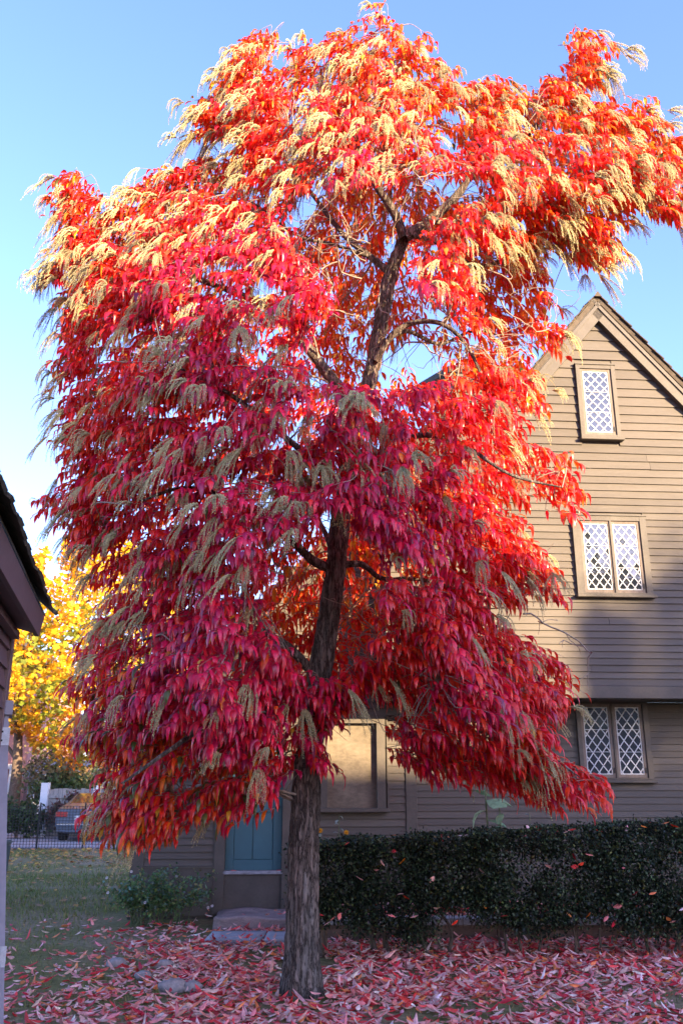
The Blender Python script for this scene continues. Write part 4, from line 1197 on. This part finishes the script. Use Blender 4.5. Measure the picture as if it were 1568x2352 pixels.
# the lowest boughs hang in front of the trunk only where the picture shows them
keepm &= ~((np.abs(X - 705) < 46) & (Y > 1770))
cl = np.array([mnoise.noise(Vector((x * .011, y * .012, d * 1.3))) for x, y, d in zip(X, Y, dep)])
keepm &= (cl > rng.uniform(-.36, .08, n)) | (~front & (rng.random(n) < .6))
rag = np.array([mnoise.noise(Vector((x * .021, y * .021, 5.5))) for x, y in zip(X, Y)]); keepm &= (rag + (e - 18) / 85 > -.12) | (e > 75) | (Y < 240) | ((X < 260) & (Y < 700))
X, Y, e, dep, front, opn = X[keepm], Y[keepm], e[keepm], dep[keepm], front[keepm], opn[keepm]
n = len(X)
CEN = at(X, Y, TY + dep)
ok = CEN[:, 2] > .85; X, Y, e, dep, front, opn, CEN = X[ok], Y[ok], e[ok], dep[ok], front[ok], opn[ok], CEN[ok]; n = len(X)
# outward direction of each spray
allP = np.concatenate([b[0] for b in BR]); allR = np.concatenate([b[1] for b in BR])
trunkP = BR[0][0]
tx = np.interp(CEN[:, 2], trunkP[:, 2], trunkP[:, 0]); ty = np.interp(CEN[:, 2], trunkP[:, 2], trunkP[:, 1])
H = np.stack([CEN[:, 0] - tx, CEN[:, 1] - ty, np.zeros(n)], -1)
H = norm(norm(H) + rng.normal(0, .45, (n, 3)) * [1, 1, 0.0])
H[:, 2] = rng.normal(-.10, .22, n); H = norm(H)
SL = rng.uniform(.22, .40, n)
BASE = CEN - H * (SL * .5)[:, None] + np.array([0, 0, .07])
def spray_curve(t):                     # arching twig
    t = np.asarray(t)
    return BASE + (H * SL[:, None]) * t + np.array([0, 0, -1.0]) * (SL[:, None] * .30 * t * t)
# leaves in two ranks along each twig
LPs, LDs, LLs, LWs, LKs, LRs, SID = [], [], [], [], [], [], []
NL = 13
side = norm(np.cross(H, np.array([0, 0, 1.0])))
for k in range(NL):
    t = .06 + .94 * k / (NL - 1)
    P = spray_curve(t) + rng.normal(0, .006, (n, 3))
    sg = 1 if k % 2 else -1
    dv = side * (sg * (1.0 - .55 * t)) + H * (.45 + .55 * t) + np.array([0, 0, 1.0]) * rng.normal(.16, .16, (n, 1)) + rng.normal(0, .15, (n, 3))
    LPs.append(P); LDs.append(dv); LLs.append(rng.uniform(.135, .225, n) * (1 - .18 * (k < 2))); LWs.append(rng.uniform(.0155, .0245, n))
    LKs.append(np.clip(rng.normal(1.22, .22, n), .5, 1.6)); LRs.append(rng.normal(0, .35, n)); SID.append(np.arange(n))
LP, LD, LL, LW, LK, LR, SID = map(np.concatenate, (LPs, LDs, LLs, LWs, LKs, LRs, SID))
drop = rng.random(len(LP)) < np.where(opn[SID], .2, .10)
LP, LD, LL, LW, LK, LR, SID = [a[~drop] for a in (LP, LD, LL, LW, LK, LR, SID)]
VL = leaves_np(LP, LD, LL, LW, LK, LR, .38)
_x, _y, _ = project(VL[:, 8]); _in = in_poly(_x, _y, CROWN); _d = edge_dist(_x, _y, CROWN)
_k = _in | (_d < rng.exponential(16, len(VL)))
LP, LD, LL, LW, LK, LR, SID, VL = [a[_k] for a in (LP, LD, LL, LW, LK, LR, SID, VL)]
nl = len(VL)
# leaf colours: crimson outside, scarlet and orange towards the inner and hind boughs, a few still green-bronze
CRIM = [((0.66, 0.012, 0.065), 5), ((0.52, 0.012, 0.075), 2.5), ((0.76, 0.020, 0.050), 5), ((0.28, 0.018, 0.07), .8)]
SCAR = [((0.80, 0.028, 0.020), 5), ((0.83, 0.055, 0.016), 3), ((0.72, 0.014, 0.030), 3)]
ORNG = [((0.84, 0.19, 0.018), 3), ((0.82, 0.085, 0.016), 4), ((0.78, 0.035, 0.02), 3), ((0.75, 0.36, 0.03), 1)]
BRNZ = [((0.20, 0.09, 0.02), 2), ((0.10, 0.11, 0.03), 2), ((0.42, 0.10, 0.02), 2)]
sd_ = dep[SID] + .5 * np.array([mnoise.noise(Vector(p * 1.1)) for p in CEN])[SID] * 2 + rng.normal(0, .25, nl)
hi = (CEN[SID, 2] - 4.5) * .16; fcx = project(CEN)[0]
score = sd_ * .6 + hi + rng.normal(0, .25, nl)
score = score + np.where(fcx[SID] > 800, .28, 0)  # right half shifted towards scarlet: sun on that side put into the leaf colour
tone = np.select([score < -.62, score < .38, score < 99], [0, 1, 2])
Cl = np.zeros((nl, 3))
for v_, tb in ((0, CRIM), (1, SCAR), (2, ORNG)):
    mk = tone == v_; Cl[mk] = pick_colors(int(mk.sum()), tb, .16)
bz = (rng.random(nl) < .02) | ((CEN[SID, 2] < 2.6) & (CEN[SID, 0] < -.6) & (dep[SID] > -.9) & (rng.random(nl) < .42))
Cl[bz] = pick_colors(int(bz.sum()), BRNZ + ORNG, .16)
# nearest, largest leaves in view become leaves of their own
mid = VL[:, 5]
fx, fy_, fz = project(mid)
area = (LL * LW) / fz ** 2
cell = (np.clip(fx, -50, 1650) // 14).astype(int) * 400 + (np.clip(fy_, -50, 2400) // 14).astype(int)
order = np.lexsort((fz, cell)); first = np.ones(nl, bool); first[1:] = cell[order][1:] != cell[order][:-1]
vis = np.zeros(nl, bool); vis[order[first]] = True
vis &= (fx > 5) & (fx < 1563) & (fy_ > 5) & (fy_ < 2347)
cand = np.where(vis)[0]; cand = cand[np.argsort(-area[cand])][:300]
single = np.zeros(nl, bool); single[cand] = True
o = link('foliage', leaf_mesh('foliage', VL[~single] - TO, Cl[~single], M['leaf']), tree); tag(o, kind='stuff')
for i in cand:
    b0 = LP[i] - TO
    q = link('leaf', leaf_mesh('leaf', VL[i:i + 1] - LP[i], Cl[i:i + 1], M['leaf']), tree); q.location = b0

# --- secondary branches and twigs
tgt = []
pool = rng.permutation(n)
for i in pool:
    if all(np.sum((CEN[i] - CEN[j]) ** 2) > .55 ** 2 for j in tgt): tgt.append(i)
    if len(tgt) >= 150: break
SEC = []
for i in tgt:
    d2 = np.linalg.norm(allP - BASE[i], axis=1) + .9 * np.maximum(0, allP[:, 2] - BASE[i, 2]) + .25 * np.linalg.norm(allP[:, :2] - trunkP[0, :2], axis=1) * 0
    j = int(np.argmin(d2)); a = allP[j]; b_ = BASE[i]; L = np.linalg.norm(b_ - a)
    if L < .12: continue
    mids = [a + (b_ - a) * f_ + rng.normal(0, .05 * L, 3) + np.array([0, 0, .14 * L * math.sin(PI * f_)]) for f_ in (.33, .66)]
    q = catmull([a, mids[0], mids[1], b_], 5)
    r0 = min(allR[j] * .6, .007 + .007 * L)
    m = MB(); m.tube([p - TO for p in q], np.linspace(r0, .004, len(q)), 6, False); m.build('branch', M['twig'], tree, True)
    SEC.append(q)
skel = np.concatenate([allP] + SEC)
segs = []
for i in range(n):
    d2 = np.linalg.norm(skel - BASE[i], axis=1); j = int(np.argmin(d2)); a = skel[j]; L = d2[j]
    tip_ = BASE[i] + H[i] * SL[i] + np.array([0, 0, -.30 * SL[i]])
    knee = BASE[i] + H[i] * SL[i] * .5 + np.array([0, 0, -.075 * SL[i]])
    if L < 1.6:
        segs.append((catmull([a - TO, (a + BASE[i]) / 2 + rng.normal(0, .05 * L, 3) + np.array([0, 0, .05 * L]) - TO, BASE[i] - TO, knee - TO, tip_ - TO], 2), .0045, .0016))
    else:
        segs.append((np.array([BASE[i], knee, tip_]) - TO, .003, .0016))
# bare crooked twigs in the open middle of the crown
def crooked(p0, d0, L, r0, lvl):
    pts = [np.array(p0)]; d = norm(np.array(d0, float)); st = .07
    for k in range(int(L / st)):
        d = norm(d + rng.normal(0, .38, 3) + np.array([0, 0, .03])); pts.append(pts[-1] + d * st)
        if lvl > 0 and k % 3 == 2: crooked(pts[-1], d + rng.normal(0, .8, 3), L * rng.uniform(.3, .55), r0 * .6, lvl - 1)
    if len(pts) > 2: segs.append((np.array(pts) - TO, r0, r0 * .45))
for (px, py, dy, dx, dz) in ((840, 600, -.2, -1, .2), (870, 650, -.2, -1, .05), (850, 560, -.15, -.9, .3), (700, 650, -.4, -1, .1), (960, 600, -.2, .6, .2), (780, 600, -.4, -1, .3), (830, 640, -.3, -1, -.1), (900, 560, -.2, -.2, 1), (1000, 760, -.3, .8, -.4), (1050, 800, -.2, .5, -.8), (960, 780, -.1, .5, -.7), (1120, 620, -.2, .8, -.1), (1150, 690, -.2, .6, -.4), (1200, 1410, -.3, 1, .2), (1100, 1440, -.2, .9, .1), (1000, 1380, .2, .6, -.5), (840, 1330, .1, .3, -.8), (860, 1400, .2, .2, -.6), (680, 1270, -.1, -.8, .2), (640, 1300, .1, -.7, .4)):
    crooked(tp(px, py, dy - (.45 if py < 900 else 0)), (dx, rng.uniform(-.3, .1), dz), rng.uniform(.8, 1.3), .009, 2)
V, F = tubes_np(segs); o = link('twigs', mesh_np('twigs', V, F, M['twig'], smooth=True), tree); tag(o, kind='stuff')

# --- seed tassels: sprays of drooping strings of capsules
def tassel(seed):
    r = np.random.default_rng(seed)
    ns = r.integers(6, 10); Vs, Cs = [], []; lift = r.uniform(-1.0, .15); fan = r.uniform(.8, 1.6); kk = r.uniform(.7, 1.15)
    bead = np.array([[0, 0, 1], [1, 0, 0], [-.5, .87, 0], [-.5, -.87, 0], [0, 0, -1]])
    bf = np.array([[0, 1, 2], [0, 2, 3], [0, 3, 1], [4, 2, 1], [4, 3, 2], [4, 1, 3]])
    Fs = []; off = 0
    for s in range(ns):
        a = (s / (ns - 1) - .5) * fan + r.normal(0, .12); L = r.uniform(.21, .33); k = kk * r.uniform(.85, 1.15)
        d0 = np.array([math.cos(a), math.sin(a) * .8, r.normal(lift, .2)])
        T = np.linspace(0.14, 1, 26)
        P = L * (d0 * (T - .5 * k * T * T)[:, None] + np.array([0, 0, -1.0]) * (.55 * k * T * T)[:, None]) + np.stack([T * 0, np.sin(T * 5 + s) * .006, T * 0], -1)
        for i, p in enumerate(P):
            for sgn in (-1, 1):
                q = p + np.array([0, sgn * .0055, 0]) + r.normal(0, .002, 3); sz = r.uniform(.0034, .0052) * (1 - .35 * T[i])
                Vs.append(q + bead * sz * [1, 1, 1.45]); Fs.append(bf + off); off += 5
                Cs.append(np.repeat(np.array([[.50, .44, .25]]) * r.uniform(.75, 1.2) * [1, r.uniform(.92, 1.1), r.uniform(.75, 1.1)], 5, 0))
        # the string itself
        Q, FQ = tubes_np([(np.concatenate([[np.zeros(3)], P[::3]]), .0022, .0012)])
        Vs.append(Q); Cs.append(np.repeat(np.array([[.40, .30, .17]]), len(Q), 0))
        for f in FQ: Fs.append(np.array([[f[0], f[1], f[2]], [f[0], f[2], f[3]]]) + off)
        off += len(Q)
    return np.concatenate(Vs), np.concatenate(Fs), np.concatenate(Cs)
TASS = [tassel(s) for s in range(14)]
TME = [mesh_np('seed_tassel', *t_[:2], M['seed'], t_[2]) for t_ in TASS]
outer = ((dep < -.45 * D[:0].sum() - .25) & front) | (e < 60)
prob = np.where(outer, .26, .03)
prob = np.where((CEN[:, 2] > 6.3) & (e < 330), .62, prob)
prob = np.where((X > 850) & (Y > 880) & (Y < 1480), prob * .30, prob)
prob = np.where((Y > 1450), prob * .42, prob)
prob = np.where((X < 700) & (Y > 600) & (Y < 1450), prob * .95, prob)
prob = np.where(opn, .03, prob); prob = np.where(Y > 1740, prob * .45, prob)
ti = np.where(rng.random(n) < prob)[0]; _x, _y, _ = project((BASE + H * SL[:, None] * 1.2)[ti] - np.array([0, 0, .28])); _ok = in_poly(_x, _y, CROWN) | (edge_dist(_x, _y, CROWN) < 22) | (CEN[ti, 2] > 3.6); ti = ti[_ok]
tipP = BASE + H * SL[:, None] + np.array([0, 0, -1.0]) * (.30 * SL)[:, None]
fx, fy_, fz = project(tipP[ti])
inview = (fx > 0) & (fx < 1568) & (fy_ > 0) & (fy_ < 2352)
cell = (np.clip(fx, -50, 1650) // 26).astype(int) * 400 + (np.clip(fy_, -50, 2400) // 26).astype(int)
order = np.lexsort((fz, cell)); first = np.ones(len(ti), bool); first[1:] = cell[order][1:] != cell[order][:-1]
vis = np.zeros(len(ti), bool); vis[order[first]] = True; vis &= inview
rank = np.argsort(np.where(vis, fz, 100 + fz))
Vj, Fj, Cj, off = [], [], [], 0
for c, q in enumerate(rank):
    i = ti[q]; v_ = int(rng.integers(0, 14)); s = float(rng.uniform(.85, 1.3)); rz = math.atan2(H[i, 1], H[i, 0]) + float(rng.normal(0, .3))
    Mx = Matrix.Translation(Vector(tipP[i] - TO)) @ Matrix.Rotation(rz, 4, 'Z') @ Matrix.Diagonal((s, s, s * float(rng.uniform(.9, 1.2)), 1))
    if c < 300:
        ob = link('seed_tassel', TME[v_], tree); ob.matrix_local = Mx
    else:
        A4 = np.array(Mx); Vt, Ft, Ct = TASS[v_]
        Vj.append(Vt @ A4[:3, :3].T + A4[:3, 3]); Fj.append(Ft + off); Cj.append(Ct); off += len(Vt)
if Vj:
    o = link('seed_tassels', mesh_np('seed_tassels', np.concatenate(Vj), np.concatenate(Fj), M['seed'], np.concatenate(Cj)), tree); tag(o, kind='stuff')
print('SPRAYS', n, 'LEAVES', nl, 'TASSELS', len(ti))

# ================================================================== FALLEN LEAVES AND GRASS
PINK = [((0.88, 0.40, 0.36), 5), ((0.84, 0.24, 0.22), 4), ((0.74, 0.06, 0.06), 3.5), ((0.56, 0.025, 0.045), 2), ((0.86, 0.24, 0.08), 1.6), ((0.90, 0.58, 0.50), 3.5), ((0.60, 0.34, 0.29), 1.2)]
nf_ = 40000
gx_, gy_ = rng.uniform(-4.8, 4.6, nf_), rng.uniform(5.6, 12.0, nf_)
dens = np.interp(gy_, [5.6, 6.6, 8.5, 10.6, 11.6, 12.0], [.9, .95, 1, 1, .55, .3])
dl = np.interp(gx_, [-4.8, -3.6, -2.4, -1.4, 4.6], [.05, .12, .40, 1, 1]); dens = dens * np.where(gy_ > 9, np.interp(gx_, [-4.8, -3, -1.9, -1.2], [.03, .08, .4, 1]), dl)
pat = np.array([mnoise.noise(Vector((x * .9, y * 1.3, 4))) + .6 * mnoise.noise(Vector((x * 2.4, y * 3.0, 9))) for x, y in zip(gx_, gy_)])
dens = dens * np.clip(.88 + pat * 1.3, .1, 1)
ok = (rng.random(nf_) < dens) & (np.hypot(gx_ - TO[0], (gy_ - TO[1])) > .24)
ok &= ~((gy_ > 10.42) & (gy_ < 10.62) & (gx_ > -.25))
ok &= ~((gx_ > -1.75) & (gx_ < -.6) & (gy_ > 11.15) & (rng.random(nf_) < .93)) & ~((gx_ > -1.75) & (gx_ < -.6) & (gy_ > 10.55) & (gy_ < 10.85) & (rng.random(nf_) < .8))
for (rx, ry, rs) in ROCKS: ok &= ~((np.abs(gx_ - rx) < rs * 1.15) & (gy_ > ry - rs * 1.6) & (gy_ < ry + rs))
gx_, gy_ = gx_[ok], gy_[ok]; n = len(gx_)
gz = np.where((gy_ > 10.5) & (gx_ > -.2), .20, .012) + rng.exponential(.012, n)
onstep = (gx_ > -1.75) & (gx_ < -.65) & (gy_ > 11.2); gz[onstep] = .15
an = rng.random(n) * 2 * PI
P = np.stack([gx_, gy_, gz], -1); Dd = np.stack([np.cos(an), np.sin(an), rng.normal(.10, .16, n)], -1)
Lf = rng.uniform(.065, .125, n)
VG = leaves_np(P, Dd, Lf, rng.uniform(.011, .0195, n), rng.normal(.10, .4, n), rng.normal(0, .5, n), .6)
VG[:, :, 2] = np.maximum(VG[:, :, 2], .006 + np.where((gy_ > 10.5) & (gx_ > -.2), .19, 0)[:, None])
CG = pick_colors(n, PINK, .18)
fx, fy_, fz = project(VG[:, 5]); vis = (fx > 8) & (fx < 1560) & (fy_ < 2344)
cand = np.where(vis)[0]; cand = cand[np.argsort(fz[cand])]
cand = cand[rng.permutation(min(len(cand), 900))[:280]]
single = np.zeros(n, bool); single[cand] = True
tag(link('leaf_litter', leaf_mesh('leaf_litter', VG[~single], CG[~single], M['litter'])), 'carpet of fallen pink and red leaves over the yard', 'fallen leaves', kind='stuff')
for i in cand:
    q = link('fallen_leaf', leaf_mesh('fallen_leaf', VG[i:i + 1] - P[i], CG[i:i + 1], M['litter'])); q.location = P[i]
    tag(q, 'fallen narrow leaf lying loose on the lawn in front of the tree', 'fallen leaf', 'loose fallen leaves on the near lawn')
# leaves caught on the hedge and on the threshold
nh = 95
hxv = rng.uniform(-.35, 4.1, nh); topz = 1.05 + .052 * (hxv + .06)
face = rng.random(nh) < .55
P = np.stack([hxv, np.where(face, HY - .47 - rng.random(nh) * .04, HY + rng.uniform(-.45, .3, nh)), np.where(face, rng.uniform(.35, 1.0, nh), topz + .02)], -1)
an = rng.random(nh) * 2 * PI; Dd = np.stack([np.cos(an), np.sin(an) * .4, rng.normal(-.1, .35, nh)], -1)
V = leaves_np(P, Dd, rng.uniform(.07, .13, nh), rng.uniform(.014, .024, nh), rng.uniform(0, .6, nh), rng.normal(0, .5, nh), .45)
C = pick_colors(nh, PINK + ORNG[:1] + SCAR[:2], .18)
for i in range(nh):
    q = link('caught_leaf', leaf_mesh('caught_leaf', V[i:i + 1] - P[i], C[i:i + 1], M['litter'])); q.location = P[i]
    tag(q, 'fallen red leaf caught on top of the hedge' if not face[i] else 'fallen red leaf stuck in the side of the hedge', 'fallen leaf', 'leaves on top of the hedge' if not face[i] else 'leaves in the side of the hedge')
for s, c, lab in ((1.27, (0.62, 0.16, 0.14), 'red fallen leaf on the worn threshold at the hinge side'), (1.86, (0.5, 0.1, 0.1), 'small red fallen leaf on the threshold at the handle side')):
    p = HO + EX * s + EY * -.02 + np.array([0, 0, .58])
    V = leaves_np(np.array([p]), np.array([[1, .1, .1]]), np.array([.1]), np.array([.018]), np.array([.2]), np.array([.3]), .5)
    q = link('threshold_leaf', leaf_mesh('threshold_leaf', V - p, np.array([c]), M['litter'])); q.location = p; tag(q, lab, 'fallen leaf')
# yellow leaves far up the lawn
ny_ = 5200
x, y = rng.uniform(-11, -1.5, ny_), rng.uniform(12.5, 25.0, ny_); k_ = rng.random(ny_) < np.interp(y, [12.5, 17, 20, 25], [.03, .10, .6, 1]); x, y = x[k_], y[k_]; n = len(x)
an = rng.random(n) * 2 * PI; A = np.stack([np.cos(an), np.sin(an), rng.normal(0, .15, n)], -1); B = np.stack([-np.sin(an), np.cos(an), rng.normal(.1, .25, n)], -1); s = rng.uniform(.035, .075, (n, 1))
tag(link('yellow_leaf_litter', quad_mesh('yellow_leaf_litter', quads_np(np.stack([x, y, np.full(n, .03)], -1), A * s, B * s * .7), pick_colors(n, [((0.50, 0.28, 0.05), 3), ((0.42, 0.20, 0.06), 2), ((0.30, 0.16, 0.07), 2)], .2), M['litter'])), 'scattered yellow leaves at the far end of the lawn', 'fallen leaves', kind='stuff')
# grass
ng = 90000
x, y = rng.uniform(-8.5, 4.8, ng), rng.uniform(5.4, 24.5, ng) ** 1.0
y = 5.4 + (y - 5.4) ** 1.0
pat = np.array([mnoise.noise(Vector((a * .55, b * .55, 7))) + .4 * mnoise.noise(Vector((a * 1.9, b * 1.9, 2))) for a, b in zip(x, y)])
lawnish = np.where(x < -1.4, .55, -.05) + np.where(y > 18, -.5, 0)
k_ = (pat + lawnish > rng.uniform(-.1, .5, ng)) & ~((y > 11.0) & (x > -3.0)) & ~((y > 10.2) & (x > -1.9)); x, y = x[k_], y[k_]; n = len(x)
an = rng.random(n) * 2 * PI; h = rng.uniform(.025, .065, n) * np.where(y > 12, 1.25, 1); wd = .0035 * np.where(y > 12, 2.2, 1.2)
b0 = np.stack([x, y, np.full(n, -.005)], -1); sdv = np.stack([np.cos(an), np.sin(an), an * 0], -1) * wd[:, None]
tp_ = b0 + np.stack([rng.normal(0, .02, n), rng.normal(0, .02, n), h], -1)
V = np.stack([b0 - sdv, b0 + sdv, tp_], 1); C = pick_colors(n, [((0.15, 0.19, 0.045), 4), ((0.20, 0.22, 0.065), 3), ((0.33, 0.26, 0.10), 1.5)], .2)
tag(link('grass', mesh_np('grass', V.reshape(-1, 3), np.arange(n * 3).reshape(n, 3), M['grass'], np.repeat(C, 3, 0))), 'short green grass of the lawn', 'grass', kind='stuff')
